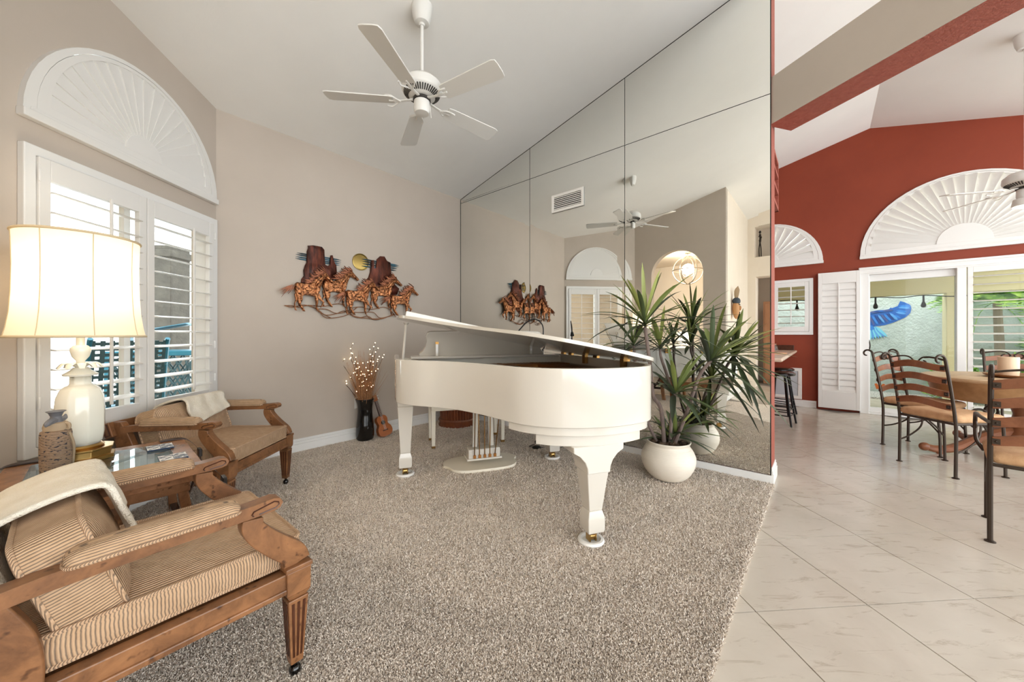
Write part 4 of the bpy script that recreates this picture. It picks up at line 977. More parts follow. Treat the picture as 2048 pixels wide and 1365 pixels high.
def horse(x0, y0, L, z, nm):
    fx = lambda p: (x0 + p[0] * L, y0 - p[1] * L)
    h = piece('horse', [fx(p) for p in OUT], z, z + .024, .007, 'horse_copper')
    for lg in (LEG2, LEG3): piece('leg', [fx(p) for p in lg], z - .008, z + .008, .003, 'horse_copper', h)
    for (ex, ey, rx, ry, rt) in ((.05, .13, .075, .15, .25), (.53, .12, .06, .15, -.2), (.55, .32, .045, .15, -.7), (.3, .12, .1, .06, 0), (.8, .38, .075, .03, -.8)):
        pp_ = []
        for i in range(12):
            a = -2 * PI * i / 12; x_, y_ = rx * math.cos(a), ry * math.sin(a); pp_.append(fx((ex + x_ * math.cos(rt) - y_ * math.sin(rt), ey + x_ * math.sin(rt) + y_ * math.cos(rt))))
        piece('muscle', pp_, z + .02, z + .033, .007, 'horse_copper', h)
    def blade(px, py, ang, l_, w_):
        p = Vector(ap(*fx((px, py)))); q = Vector(ap(*fx((px + math.cos(ang) * l_, py + math.sin(ang) * l_)))); m_ = (p + q) / 2 + Vector((0, .004)); t = (q - p).normalized(); n_ = Vector((-t.y, t.x)) * w_
        return [(p.x - n_.x * .5, p.y - n_.y * .5), (m_.x - n_.x, m_.y - n_.y), (q.x, q.y), (m_.x + n_.x, m_.y + n_.y)]
    b = MB()
    for i in range(64):
        t = rh.random(); px = .36 + .38 * t; py = .30 + .255 * t - .03 * (1 - abs(2 * t - 1)) * -1
        b.puff(blade(px + rh.uniform(-.02, .02), py + rh.uniform(-.05, .005), math.radians(rh.uniform(125, 190)), rh.uniform(.12, .24), .0036), z + .012 + rh.random() * .012, z + .026 + rh.random() * .012, .001, M_art)
    b.build('mane', 'mane_copper', h, smooth=0)['kind'] = 'stuff'
    b = MB()
    for i in range(24): b.puff(blade(-.02 - rh.random() * .1, .24 - rh.random() * .08, math.radians(rh.uniform(190, 232)), rh.uniform(.2, .42), .0026), z + rh.random() * .012, z + .014 + rh.random() * .012, .001, M_art)
    b.build('tail', 'mane_copper', h, smooth=0)['kind'] = 'stuff'
for a in ((618, 695, 425, .030), (1165, 742, 365, .030), (288, 733, 455, .056), (872, 800, 388, .056), (1376, 838, 322, .056)): horse(*a, None)
def vine(pts, z=.03, r=.0042):
    P = [(*ap(*p), z) for p in pts]; b = MB(); b.tube(catmull(P, 6), r, 6, M=M_art); b.build('vine', 'wire_copper', art)
vine([(170, 860), (260, 880), (400, 855), (540, 905), (620, 990), (720, 1003), (880, 970), (1000, 880)]); vine([(170, 862), (250, 862), (330, 880), (450, 860), (620, 870), (740, 845), (830, 850), (890, 920), (960, 980), (1100, 1005), (1260, 1010), (1430, 965)])
vine([(530, 900), (650, 905), (760, 950), (880, 930), (960, 885), (1060, 880), (1160, 905), (1300, 880), (1380, 920), (1435, 990)]); vine([(560, 915), (640, 970), (760, 955), (840, 925), (930, 935), (1050, 940), (1180, 940), (1250, 1000), (1340, 990), (1420, 955)])
vine([(900, 950), (1000, 1000), (1120, 985), (1190, 1020), (1290, 1010), (1380, 975)]); vine([(440, 855), (520, 890), (560, 930), (700, 1003)], .026); vine([(880, 860), (900, 930), (980, 990), (1060, 1005)], .026); vine([(1090, 950), (1150, 1010), (1230, 1022), (1330, 995)], .026)

# ------------------------------------------------------------------ vase with lighted twigs, ukulele, outlet
vp = hit_z(730, 880, FZ)
vase = thing('vase', 'tall glossy black floor vase of lighted twigs against the wall', 'vase', (vp.x, vp.y, FZ))
b = MB(); b.lathe([(0, 0), (.078, 0), (.09, .012), (.096, .06), (.094, .13), (.084, .22), (.077, .30), (.078, .36), (.086, .41), (.099, .445), (.1, .452), (.092, .452), (.078, .42), (.07, .3), (0, .28)], 40); b.build('vase_body', 'black_gloss', vase, sub=1)
noisy('straw', srgb(150, 100, 66), srgb(206, 156, 112), 40, .8, sc3=(8, 8, 1))
mat('twig', srgb(66, 46, 38), .7)
rv = random.Random(3); b = MB()
for i in range(250):
    a = rv.uniform(0, 2 * PI); r0 = .06 * math.sqrt(rv.random()); sp_ = rv.uniform(.02, .2) * rv.random(); hgt = rv.uniform(.55, .98)
    b.tube([(r0 * math.cos(a), r0 * math.sin(a), .36), (r0 * math.cos(a) * 1.3 + sp_ * .45 * math.cos(a), (r0 * 1.3 + sp_ * .45) * math.sin(a), .36 + (hgt - .36) * .55), ((r0 * 1.5 + sp_) * math.cos(a), max(-.2, (r0 * 1.5 + sp_) * math.sin(a) * .6), hgt)], [.0022, .0016, .0006], 4, False)
b.build('straw_bundle', 'straw', vase, smooth=0)['kind'] = 'stuff'
tw = [(-.33, .70), (-.17, .9), (-.24, .84), (-.10, .86), (-.05, .80), (.06, .86), (.12, .96), (.20, .9), (.15, .86), (.10, 1.02), (-.14, 1.0), (.01, .72)]
for x, z in tw:
    ex = Vector((x * .93, x * .1 + rv.uniform(-.05, .03), z)); st = Vector((x * .12, 0, .38)); mid = st.lerp(ex, .55) + Vector((x * -.06, 0, .02))
    P = catmull([st, mid, ex], 5); b = MB(); b.tube(P, [.0034 - .0018 * i / (len(P) - 1) for i in range(len(P))], 5)
    bulbs = []
    for k in range(5):
        q = P[int(len(P) * (.35 + .14 * k)) % len(P)]; s_ = (-1) ** k; e2 = q + Vector((s_ * rv.uniform(.015, .035), rv.uniform(-.02, .02), rv.uniform(.03, .055))); b.tube([q, e2], .0012, 4, False); bulbs.append(e2)
    t_ = b.build('twig', 'twig', vase); bulbs.append(ex)
    for q in bulbs: b = MB(); b.sphere(q, .0042, 8, 6); b.build('fairy_bulb', 'bulb', t_)
ub = hit_z(770, 873, FZ); uk = thing('ukulele', 'small brown ukulele leaning on the wall beside the black vase', 'ukulele', (ub.x, ub.y, FZ))
ut = hit_plane(744, 793, W(0, .02), ED) - Vector((ub.x, ub.y, FZ))
uy = ut.normalized(); uz = (ED - uy * ED.dot(uy)).normalized(); ux = uy.cross(uz); UL = ut.length
Mu = frame((0, 0, 0), ux, uy, uz) @ Matrix.Translation((0, 0, .03))
hb = [(0, .002), (.045, .006), (.075, .03), (.083, .065), (.075, .1), (.058, .125), (.053, .14), (.058, .165), (.062, .19), (.055, .215), (.035, .232), (0, .238)]
ol = [(p.x, p.y) for p in catmull([(x, y, 0) for x, y in hb + [(-x, y) for x, y in hb[::-1]][1:-1]], 3, True)]
b = MB(); b.prism(ol, -.03, .03, Mu); b.build('body', 'uke_wood', uk, smooth=40, bevel=.004)
b = MB(); b.lathe([(0, 0), (.024, 0), (.024, .0012), (0, .0012)], 20, (0, .155, .0302), Mu); b.build('sound_hole', 'black_plastic', uk)
b = MB(); b.box(-.03, .03, .062, .075, .03, .037, Mu); b.build('bridge', 'dark_wood', uk, smooth=0, bevel=.002)
b = MB(); b.box(-.0165, .0165, .225, UL - .07, .012, .034, Mu); b.build('neck', 'dark_wood', uk, smooth=0, bevel=.003)
b = MB(); b.prism([(-.018, UL - .07), (.018, UL - .07), (.027, UL - .055), (.025, UL), (-.025, UL), (-.027, UL - .055)], .012, .028, Mu); hs = b.build('headstock', 'uke_wood', uk, smooth=0, bevel=.003)
for s_ in (-1, 1):
    for y in (UL - .045, UL - .018):
        b = MB(); b.sphere((s_ * .036, y, .02), (.009, .007, .007), 8, 6, Mu); b.cyl((s_ * .02, y, .02), (s_ * .032, y, .02), .0025, n=6, M=Mu); b.build('tuning_peg', 'white_plastic', hs)
for i in range(4):
    b = MB(); x = -.011 + i * .0073; b.tube([(x, .07, .0375), (x, UL - .07, .0362)], .0007, 4, False, M=Mu); b.build('string', 'white_plastic', uk)
os_, oz = (lambda p: ((p - C0).dot(EB), p.z))(hit_plane(715, 806, W(0, 0), ED))
ol_ = thing('wall_outlet', 'white wall outlet half hidden behind the black vase', 'outlet')
b = MB(); b.box(os_ - .035, os_ + .04, oz - .06, oz + .06, .0005, .006, M_art); b.build('cover_plate', 'white_plastic', ol_, bevel=.002)
for z in (-.025, .025):
    b = MB(); b.box(os_ - .013, os_ + .018, oz + z - .014, oz + z + .014, .006, .0085, M_art); b.build('socket', 'white_plastic', ol_, bevel=.001)
# ------------------------------------------------------------------ armchairs (local x forward, y to the sitter's left)
def rrect(hx, hy, r, n=6):
    o = []
    for cx, cy, a0 in ((hx - r, hy - r, 0), (-hx + r, hy - r, PI / 2), (-hx + r, -hy + r, PI), (hx - r, -hy + r, 1.5 * PI)):
        o += [(cx + r * math.cos(a0 + PI / 2 * i / n), cy + r * math.sin(a0 + PI / 2 * i / n)) for i in range(n + 1)]
    return o
corduroy('cord_xy', 'x', freq=420)
for n_ in MATS['cord_xy'].node_tree.nodes:
    if n_.type == 'MAPPING': n_.inputs['Rotation'].default_value = (0, 0, PI / 4)
def welt(par, M, hx, hy, r, z, rad=.006):
    b = MB(); b.tube([(x, y, z) for x, y in rrect(hx, hy, r)], rad, 7, closed=True, M=M); b.build('welt', 'cord_xy', par)
def boxed_cushion(nm, par, M, hx, hy, r, T, dome, m_face, m_box):
    b = MB(); base = rrect(hx, hy, r); k = 9
    for s_ in (-1, 1):
        rings = []
        for i in range(k):
            t = i / (k - 1); sc = 1 - t * .985; z = s_ * (T / 2 + dome * (1 - (1 - t) ** 2.4)) 
            rings.append([(x * sc, y * sc, z) for x, y in base])
        b.loft(rings, True, M)
    f_ = b.build(nm, m_face, par, smooth=60)
    cl = base + [base[0]]; al = [0.0]
    for i in range(1, len(cl)): al.append(al[-1] + math.dist(cl[i], cl[i - 1]))
    b = MB(); b.grid([[(x * s_, y * s_, z) for x, y in cl] for s_, z in ((1, -T / 2), (1.012, -T / 4), (1.016, 0), (1.012, T / 4), (1, T / 2))], M)
    bx_ = b.build('boxing', 'cord_attr', f_, smooth=60); bx_.data.attributes.new('along', 'FLOAT', 'POINT').data.foreach_set('value', al * 5)
    for s_ in (-1, 1): welt(f_, M, hx, hy, r, s_ * T / 2)
    return f_
BACK_T = math.radians(18); MB_BACK = Matrix.Translation((-.475, 0, .545)) @ Matrix.Rotation(-BACK_T, 4, 'Y') @ Matrix.Rotation(PI / 2, 4, 'Y')
def make_armchair():
    t = thing('armchair', 'x', 'chair')
    for s_ in (-1, 1):
        y = s_ * .30
        b = MB(); b.taper((0, y, .05), .019, (0, y, .272), .031); b.taper((0, y, .272), .026, (0, y, .292), .036); b.taper((0, y, .292), .036, (0, y, .37), .037); b.taper((0, y, .37), .041, (0, y, .385), .040)
        lg = b.build('leg', 'chair_wood', t, smooth=0, bevel=.003)
        for k in (-1, 0, 1):
            for ax in (0, 1):
                for sg in (-1, 1):
                    b = MB(); o0, o1 = k * .011, k * .017
                    if ax == 0: b.hexa([(sg * .020 - .002, y + o0 - .003, .075), (sg * .020 + .002, y + o0 - .003, .075), (sg * .020 + .002, y + o0 + .003, .075), (sg * .020 - .002, y + o0 + .003, .075), (sg * .0305 - .002, y + o1 - .004, .26), (sg * .0305 + .002, y + o1 - .004, .26), (sg * .0305 + .002, y + o1 + .004, .26), (sg * .0305 - .002, y + o1 + .004, .26)])
                    else: b.hexa([(o0 - .003, y + sg * .020 - .002, .075), (o0 + .003, y + sg * .020 - .002, .075), (o0 + .003, y + sg * .020 + .002, .075), (o0 - .003, y + sg * .020 + .002, .075), (o1 - .004, y + sg * .0305 - .002, .26), (o1 + .004, y + sg * .0305 - .002, .26), (o1 + .004, y + sg * .0305 + .002, .26), (o1 - .004, y + sg * .0305 + .002, .26)])
                    b.build('flute', 'dark_wood', lg, smooth=0)
        b = MB(); b.cyl((0, y, .03), (0, y, .052), .008, n=8); b.sphere((0, y, .019), .019, 12, 8); b.build('caster', 'black_gloss', lg)
        # curved arm post
        ps = catmull([(.0, y, .385), (-.012, y, .42), (-.055, y, .462), (-.10, y, .512), (-.125, y, .552), (-.125, y, .58)], 5)
        wd = [.040 - .013 * i / (len(ps) - 1) for i in range(len(ps))]; b = MB()
        loops = []
        for i, p in enumerate(ps):
            q = (ps[min(i + 1, len(ps) - 1)] - ps[max(i - 1, 0)]).normalized(); n_ = Vector((q.z, 0, -q.x)); w_ = wd[i]
            loops.append([p + n_ * w_ + Vector((0, -.022, 0)), p + n_ * w_ + Vector((0, .022, 0)), p - n_ * w_ + Vector((0, .022, 0)), p - n_ * w_ + Vector((0, -.022, 0))])
        b.loft(loops); b.build('arm_post', 'chair_wood', t, smooth=40, bevel=.004)
        # arm rail ending in a rounded scroll
        side = [(x_ - .07 if x_ > -.5 else x_ - .03, z_ - .01) for x_, z_ in [(-.57, .575), (-.57, .612), (-.45, .622), (-.25, .628), (-.06, .632), (.0, .637), (.018, .632), (.026, .617), (.018, .602), (-.0, .596), (-.05, .594), (-.25, .590), (-.45, .583)]]
        b = MB(); Ma = frame((0, y, 0), (1, 0, 0), (0, 0, 1), (0, -1, 0)); b.prism(side, -.024, .024, Ma); ar = b.build('arm', 'chair_wood', t, smooth=30, bevel=.005)
        for s2 in (-1, 1):
            b = MB(); b.tube([(x - .07, y + s2 * .0245, z - .01) for x, z in ((-.055, .6), (-.06, .606), (-.055, .614), (-.03, .62), (0, .627), (.012, .622), (.014, .614), (.004, .606), (-.02, .604), (-.04, .601))], .0022, 5); b.build('scroll_line', 'dark_wood', ar)
        Mp = frame((-.325, y, .622), (1, 0, .012), (0, 1, 0), (0, 0, 1))
        b = MB(); base = rrect(.165, .031, .022)
        b.loft([[(x * k_, yy * k_, z) for x, yy in base] for k_, z in ((.96, -.014), (1.02, -.006), (1.03, .004), (1.0, .016), (.93, .024), (.75, .029), (.4, .031), (.05, .032))], True, Mp); pad = b.build('arm_pad', 'cord_attr', ar, smooth=60)
        pad.data.attributes.new('along', 'FLOAT', 'POINT').data.foreach_set('value', [abs(yy * k_) - z for k_, z in ((.96, -.014), (1.02, -.006), (1.03, .004), (1.0, .016), (.93, .024), (.75, .029), (.4, .031), (.05, .032)) for x, yy in base])
        b = MB(); b.tube([(x * 1.03, yy * 1.06, -.008) for x, yy in base], .004, 6, closed=True, M=Mp); b.build('welt', 'cord_xy', pad)
        # raked rear leg, wide board
        rl_ = catmull([(-.66, y * .98, 0), (-.62, y, .14), (-.575, y, .33), (-.575, y, .46), (-.605, y, .56), (-.632, y, .63)], 4); b = MB(); loops = []
        for i, p in enumerate(rl_):
            w_ = .030 + .022 * math.sin(PI * i / (len(rl_) - 1)); loops.append([p + Vector((w_, -.019, 0)), p + Vector((w_, .019, 0)), p + Vector((-w_, .019, 0)), p + Vector((-w_, -.019, 0))])
        b.loft(loops); b.build('leg', 'chair_wood', t, smooth=40, bevel=.004)
    b = MB(); b.box(-.58, .03, -.325, -.285, .30, .365); b.box(-.58, .03, .285, .325, .30, .365); b.box(-.0, .03, -.285, .285, .30, .365); b.box(-.60, -.565, -.285, .285, .30, .365)
    b.box(-.56, .034, -.331, -.285, .30, .318); b.box(-.56, .034, .285, .331, .30, .318); b.box(.0, .036, -.285, .285, .30, .318)
    b.box(-.57, .02, -.30, .30, .345, .36)
    b.build('seat_rail', 'chair_wood', t, smooth=0, bevel=.004)
    Mr = Matrix.Translation((-.655, 0, .585)) @ Matrix.Rotation(-BACK_T, 4, 'Y')
    b = MB(); b.box(-.022, .022, -.345, .345, -.045, .045, Mr); br = b.build('back_rail', 'chair_wood', t, smooth=0, bevel=.005)
    for s_ in (-1, 1):
        b = MB(); b.prism([(-.016, -.036), (.016, -.036), (.016, .036), (-.016, .036)], .345, .349, Mr @ frame((0, 0, 0), (1, 0, 0), (0, 0, 1), (0, s_, 0)), [[(-.010, -.028), (.010, -.028), (.010, .028), (-.010, .028)]]); b.build('rosette', 'dark_wood', br, smooth=0)
    boxed_cushion('seat_cushion', t, Matrix.Translation((-.275, 0, .415)), .30, .283, .03, .078, .022, 'cord_y', 'cord_xy')
    boxed_cushion('back_cushion', t, MB_BACK, .142, .275, .06, .11, .035, 'cord_y', 'cord_z')
    return t
CHAIR1 = (Vector((-.969, 1.414, FZ)), math.radians(51.3)); CHAIR2 = (Vector((-1.73, 2.485, FZ)), math.radians(2))
ch = make_armchair(); ch['label'] = 'striped armchair with carved wood frame, nearest the camera at left'; ch['group'] = 'striped wood armchairs'
ch.location = CHAIR1[0]; ch.rotation_euler = (0, 0, CHAIR1[1])
c2 = copy_tree(ch); c2['label'] = 'striped wood armchair under the window, beside the back wall'; c2.location = CHAIR2[0]; c2.rotation_euler = (0, 0, CHAIR2[1])
# knitted throws over the chair backs
def throw(lbl, cpos, crz, y0, y1, front, rear, seed):
    r = random.Random(seed)
    prof = []                                  # section in back-cushion space: (along height h, thickness t), t>0 is the front
    T = .055 + .045; top = .142 + .014
    # front going up, over, down the rear
    for i in range(7): prof.append((top - front + front * i / 6 * .93, T + .004))
    for i in range(1, 8): a = PI * i / 8; prof.append((top - .012 + .022 * math.sin(a), T * math.cos(a)))
    for i in range(7): prof.append((top - rear * i / 6 - .02, -T + .001))
    N = 14; rows = []
    Mt = Matrix.Translation((cpos.x, cpos.y, cpos.z)) @ Matrix.Rotation(crz, 4, 'Z') @ MB_BACK
    for j in range(N + 1):
        y = y0 + (y1 - y0) * j / N; wv_ = .006 * math.sin(j * 1.3 + seed); row = []
        for i, (h_, t_) in enumerate(prof):
            sk = .06 * (j / N - .5) * (1 if i < 7 else 0)
            yy = y + .02 * math.sin(i * .5 + seed) * (1 if i < 5 or i > 15 else .2)
            sgn = 1 if t_ > 0 else -1
            row.append((-(h_ + sk * (1 - i / 7 if i < 7 else 0)), yy, t_ + (wv_ + .004 * r.uniform(-1, 1)) * sgn * (1 if sgn > 0 else .25) + .002 * sgn))
        rows.append(row)
    b = MB(); b.grid(rows, Mt)
    o = b.build('throw_blanket', 'knit_cream', None, smooth=70, sub=1); md = o.modifiers.new('solid', 'SOLIDIFY'); md.thickness = .014; md.offset = 1
    return tag(o, lbl, 'throw', 'cream knit throws')
throw('cream knit throw over the back of the nearest armchair', CHAIR1[0], CHAIR1[1], -.10, .225, .17, .16, 1)
throw('cream knit throw draped over the armchair under the window', CHAIR2[0], CHAIR2[1], -.10, .225, .15, .14, 2)

# ------------------------------------------------------------------ strapped side table with a glass top
TC = Vector((-1.83, 1.63, FZ)); trz = math.atan2(.75, .66); TZ = .555
tb = thing('side_table', 'low wood side table with glass top and leather straps between the armchairs', 'table', TC, trz)
b = MB(); b.prism(rrect(.30, .36, .04), TZ - .045, TZ, None, [rrect(.225, .285, .012)]); b.build('table_top', 'table_wood', tb, smooth=30, bevel=.014)
b = MB(); b.prism(rrect(.2245, .2845, .012), TZ - .012, TZ + .001); b.build('glass_top', 'table_glass', tb, smooth=0)
mat('inlay_sky_reflection', srgb(186, 204, 216), .25); b = MB(); b.prism(rrect(.224, .284, .012), TZ - .04, TZ - .03); b.build('inlay_panel', 'inlay_sky_reflection', tb, smooth=0)  # pale blue colour imitates sky reflected in the glass top
b = MB(); b.box(-.25, .25, -.31, .31, TZ - .10, TZ - .046); b.build('apron', 'table_wood', tb, smooth=0, bevel=.005)
for sx in (-1, 1):
    for sy in (-1, 1):
        P = catmull([(sx * .225, sy * .27, TZ - .09), (sx * .24, sy * .275, .36), (sx * .25, sy * .29, .2), (sx * .285, sy * .33, 0)], 4); b = MB()
        b.loft([[p + Vector((-.018, -.028, 0)), p + Vector((.018, -.028, 0)), p + Vector((.018, .028, 0)), p + Vector((-.018, .028, 0))] for p in P]); b.build('leg', 'table_wood', tb, smooth=40, bevel=.004)
        # leather strap bowing out from the corner and back to the stretcher
        P = catmull([(sx * .20, sy * .33, TZ + .004), (sx * .28, sy * .33, TZ + .005), (sx * .325, sy * .33, TZ - .02), (sx * .365, sy * .315, TZ - .09), (sx * .36, sy * .28, TZ - .17), (sx * .315, sy * .22, TZ - .26), (sx * .262, sy * .15, .225)], 4); b = MB()
        b.loft([[p + Vector((0, -.020, .0025)), p + Vector((0, .020, .0025)), p + Vector((sx * .004, .020, -.0025)), p + Vector((sx * .004, -.020, -.0025))] for p in P]); s_ = b.build('strap', 'leather_strap', tb, smooth=50)
        b = MB(); q = P[12]; b.box(q.x - .006, q.x + .010, q.y - .028, q.y + .028, q.z - .022, q.z + .022); b.build('buckle', 'iron', s_, smooth=0, bevel=.003)
for sx in (-1, 1):
    b = MB(); b.box(sx * .25 - .016, sx * .25 + .016, -.285, .285, .185, .225); b.build('stretcher', 'dark_bar', tb, smooth=0, bevel=.004)
b = MB(); b.box(-.25, .25, .05, .085, .19, .232); bar = b.build('stretcher', 'dark_bar', tb, smooth=0, bevel=.004)
for x in (-.2, -.08, .08, .2): b = MB(); b.sphere((x, .05, .212), (.012, .005, .012), 10, 6); b.build('rivet', 'black_gloss', bar)
TT = FZ + TZ + .0015
# ------------------------------------------------------------------ table lamp
LP = Vector((-2.05, 1.72, TT))
lamp = thing('table_lamp', 'white ceramic table lamp with lit cream shade by the window', 'lamp', LP)
m = D.materials.new('lamp_shade'); m.use_nodes = True; MATS['lamp_shade'] = m; nt = m.node_tree; pbs = nt.nodes['Principled BSDF']
pbs.inputs['Base Color'].default_value = srgb(246, 238, 222); pbs.inputs['Roughness'].default_value = .9
tr = nt.nodes.new('ShaderNodeBsdfTranslucent'); tr.inputs[0].default_value = srgb(252, 240, 218); mx = nt.nodes.new('ShaderNodeMixShader'); mx.inputs[0].default_value = .55
nt.links.new(pbs.outputs[0], mx.inputs[1]); nt.links.new(tr.outputs[0], mx.inputs[2]); nt.links.new(mx.outputs[0], nt.nodes['Material Output'].inputs[0])
mat('ceramic', srgb(240, 236, 220), .1, coat=.4)
mat('shade_trim', srgb(214, 196, 162), .8)
def octo(r, z, n=8, a0=PI / 8): return [(r * math.cos(a0 + 2 * PI * i / n), r * math.sin(a0 + 2 * PI * i / n), z) for i in range(n)]
b = MB(); b.loft([octo(.118, 0), octo(.118, .018), octo(.106, .02), octo(.106, .048), octo(.115, .05), octo(.115, .058)]); b.build('base', 'brass', lamp, smooth=0, bevel=.002)
b = MB(); b.lathe([(0, .058), (.075, .058), (.078, .066), (.068, .074), (0, .074)], 28); b.build('base_ring', 'brass', lamp)
b = MB(); b.loft([octo(.060, .07), octo(.078, .09), octo(.083, .13), octo(.084, .24), octo(.080, .30), octo(.068, .335), octo(.05, .352), octo(.037, .358), octo(.037, .395), octo(.04, .4)]); bd = b.build('body', 'ceramic', lamp, smooth=50, bevel=.012)
b = MB(); b.lathe([(0, .398), (.055, .4), (.058, .408), (.035, .425), (.022, .44), (0, .44)], 24); b.build('cap', 'ceramic', lamp)
for k in range(10):
    a = 2 * PI * k / 10; M = Matrix.Rotation(a, 4, 'Z'); P = catmull([(.015, 0, .44), (.035, 0, .458), (.058, 0, .456), (.074, 0, .436)], 4); b = MB(); b.tube(P, [.013 * (.5 + math.sin(PI * i / (len(P) - 1)) * .6) for i in range(len(P))], 6, flat=(.3, 1), M=M); b.build('leaf_collar', 'ceramic', lamp)
b = MB(); b.lathe([(0, .44), (.013, .445), (.015, .47), (.028, .49), (.034, .515), (.033, .53), (.024, .542), (.015, .545), (.0145, .66), (.01, .67), (0, .67)], 24); b.build('neck', 'ceramic', lamp)
SB, ST = 1.152 - TT, 1.618 - TT
prof = [(.218, SB), (.210, SB + .04), (.201, SB + .11), (.196, SB + .2), (.194, SB + .32), (.196, ST - .05), (.198, ST)]
b = MB(); n = 48; vs = []; fs = []
for r, z in prof:
    for j in range(n): a = 2 * PI * j / n; vs.append((r * math.cos(a), r * math.sin(a), z))
for i in range(len(prof) - 1):
    for j in range(n): fs.append((i * n + j, i * n + (j + 1) % n, (i + 1) * n + (j + 1) % n, (i + 1) * n + j))
b.add(vs, fs); sh = b.build('lamp_shade', 'lamp_shade', lamp, smooth=60)
for r, z in ((.2185, SB), (.1985, ST)):
    b = MB(); b.tube([(r * math.cos(2 * PI * i / 40), r * math.sin(2 * PI * i / 40), z) for i in range(40)], .006, 8, closed=True); b.build('trim_band', 'shade_trim', sh)
for k in range(8):
    a = 2 * PI * (k + .35) / 8; b = MB(); b.tube([((r + .001) * math.cos(a), (r + .001) * math.sin(a), z) for r, z in prof], .0018, 5); b.build('seam', 'shade_trim', sh)
b = MB(); b.cyl((0, 0, .66), (0, 0, ST - .03), .004, n=8)
for a in (0, 2 * PI / 3, 4 * PI / 3): b.cyl((0, 0, ST - .03), (.197 * math.cos(a), .197 * math.sin(a), ST - .005), .002, n=6)
b.build('harp', 'brass', lamp)
b = MB(); b.lathe([(0, .69), (.014, .69), (.018, .72), (.032, .76), (.03, .785), (.015, .80), (0, .802)], 18); b.build('bulb', 'bulb', lamp)
L = D.lights.new('table_lamp_light', 'POINT'); L.energy = 3.4; L.color = (1, .91, .77); L.shadow_soft_size = .05; lo = D.objects.new('table_lamp_light', L); COL.objects.link(lo); lo.location = LP + ZV * .86
# ------------------------------------------------------------------ pottery canister and coasters
cp = hit_z(112, 944, TT); 
m = mat('clay', srgb(150, 122, 96), .7); v = coords(m, 'Object', (60, 60, 150))
nz = noise(m, v, 1.1, 2, .5); mx = nd(m, 'ShaderNodeMixRGB'); lk(m, noise(m, coords(m), 26, 2), mx.inputs[0]); mx.inputs[1].default_value = srgb(168, 138, 108); mx.inputs[2].default_value = srgb(122, 104, 90)
m2 = nd(m, 'ShaderNodeMixRGB'); lk(m, ramp(m, nz, [(.36, (0, 0, 0)), (.42, (1, 1, 1))]), m2.inputs[0]); m2.inputs[1].default_value = srgb(44, 44, 54); lk(m, mx.outputs[0], m2.inputs[2]); lk(m, m2.outputs[0], bsdf(m).inputs['Base Color']); bump(m, nz, .7, .01)
mat('clay_glaze', srgb(112, 112, 116), .5); mat('clay_plain', srgb(176, 154, 126), .7)
pot = thing('pottery_jar', 'carved clay jar with horned lid on the side table', 'jar', (cp.x, cp.y, TT), .4)
b = MB(); b.lathe([(0, 0), (.042, 0), (.045, .004), (.047, .08), (.046, .165), (.044, .178), (.036, .182), (0, .182)], 32); b.build('jar_body', 'clay', pot)
b = MB(); b.lathe([(.036, .18), (.038, .195), (.034, .212), (.026, .216), (0, .216)], 28); b.build('collar', 'clay_plain', pot)
b = MB(); b.lathe([(.022, .212), (.02, .225), (.016, .24), (.022, .256), (.030, .262), (.027, .264), (.014, .256), (.01, .23), (0, .228)], 24); b.build('spout', 'clay_glaze', pot)
for s_ in (-1, 1):
    P = catmull([(0, s_ * .012, .222), (0, s_ * .032, .222), (.0, s_ * .05, .214 + .012 * (s_ > 0)), (0, s_ * .056, .205 + .035 * (s_ > 0))], 4); b = MB(); b.tube(P, [.016, .0155, .015, .0145, .0135, .0125, .0115, .0105, .0095, .008, .006, .004, .002][:len(P)], 8); b.build('horn', 'clay_glaze', pot)
b = MB(); b.tube(catmull([(.03, -.004, .21), (.042, -.004, .205), (.043, -.004, .188), (.034, -.004, .182)], 4), .006, 7); b.build('handle', 'clay_plain', pot)
b = MB(); b.tube(catmull([(.047, -.01, .17), (.049, .012, .11), (.043, .02, .05), (.03, .038, .01)], 5), .005, 7); b.build('carved_band', 'clay_plain', pot)
m = mat('coaster', srgb(214, 214, 214), .5); lk(m, ramp(m, noise(m, coords(m, 'Object', (1, 1, 1)), 60, 1), [(.5, srgb(222, 220, 216)), (.56, srgb(120, 126, 136))]), bsdf(m).inputs['Base Color'])
mat('coaster_edge', srgb(30, 50, 76), .5); mat('coaster_ink', srgb(60, 66, 80), .5)
for (x, y), lb in (((346, 917), 'square zigzag patterned coaster nearer the jar on the table'), ((320, 897), 'square zigzag patterned coaster at the far table edge')):
    p = hit_z(x, y, TT); co = thing('coaster', lb, 'coaster', (p.x, p.y, TT), trz, 'patterned coasters')
    b = MB(); b.box(-.05, .05, -.05, .05, 0, .008); b.build('coaster_base', 'coaster_edge', co, bevel=.001)
    b = MB(); b.box(-.049, .049, -.049, .049, .0081, .0095); b.build('coaster_face', 'coaster', co, smooth=0)
    for k in range(2):
        xo = -.025 + .05 * k; b = MB(); b.tube([(xo - .02, -.04, .0098), (xo + .02, -.013, .0098), (xo - .02, .013, .0098), (xo + .02, .04, .0098)], .0014, 4); b.build('zigzag', 'coaster_ink', co, smooth=0)
    b = MB(); b.box(-.001, .001, -.046, .046, .0094, .0101); b.build('zigzag', 'coaster_ink', co, smooth=0)
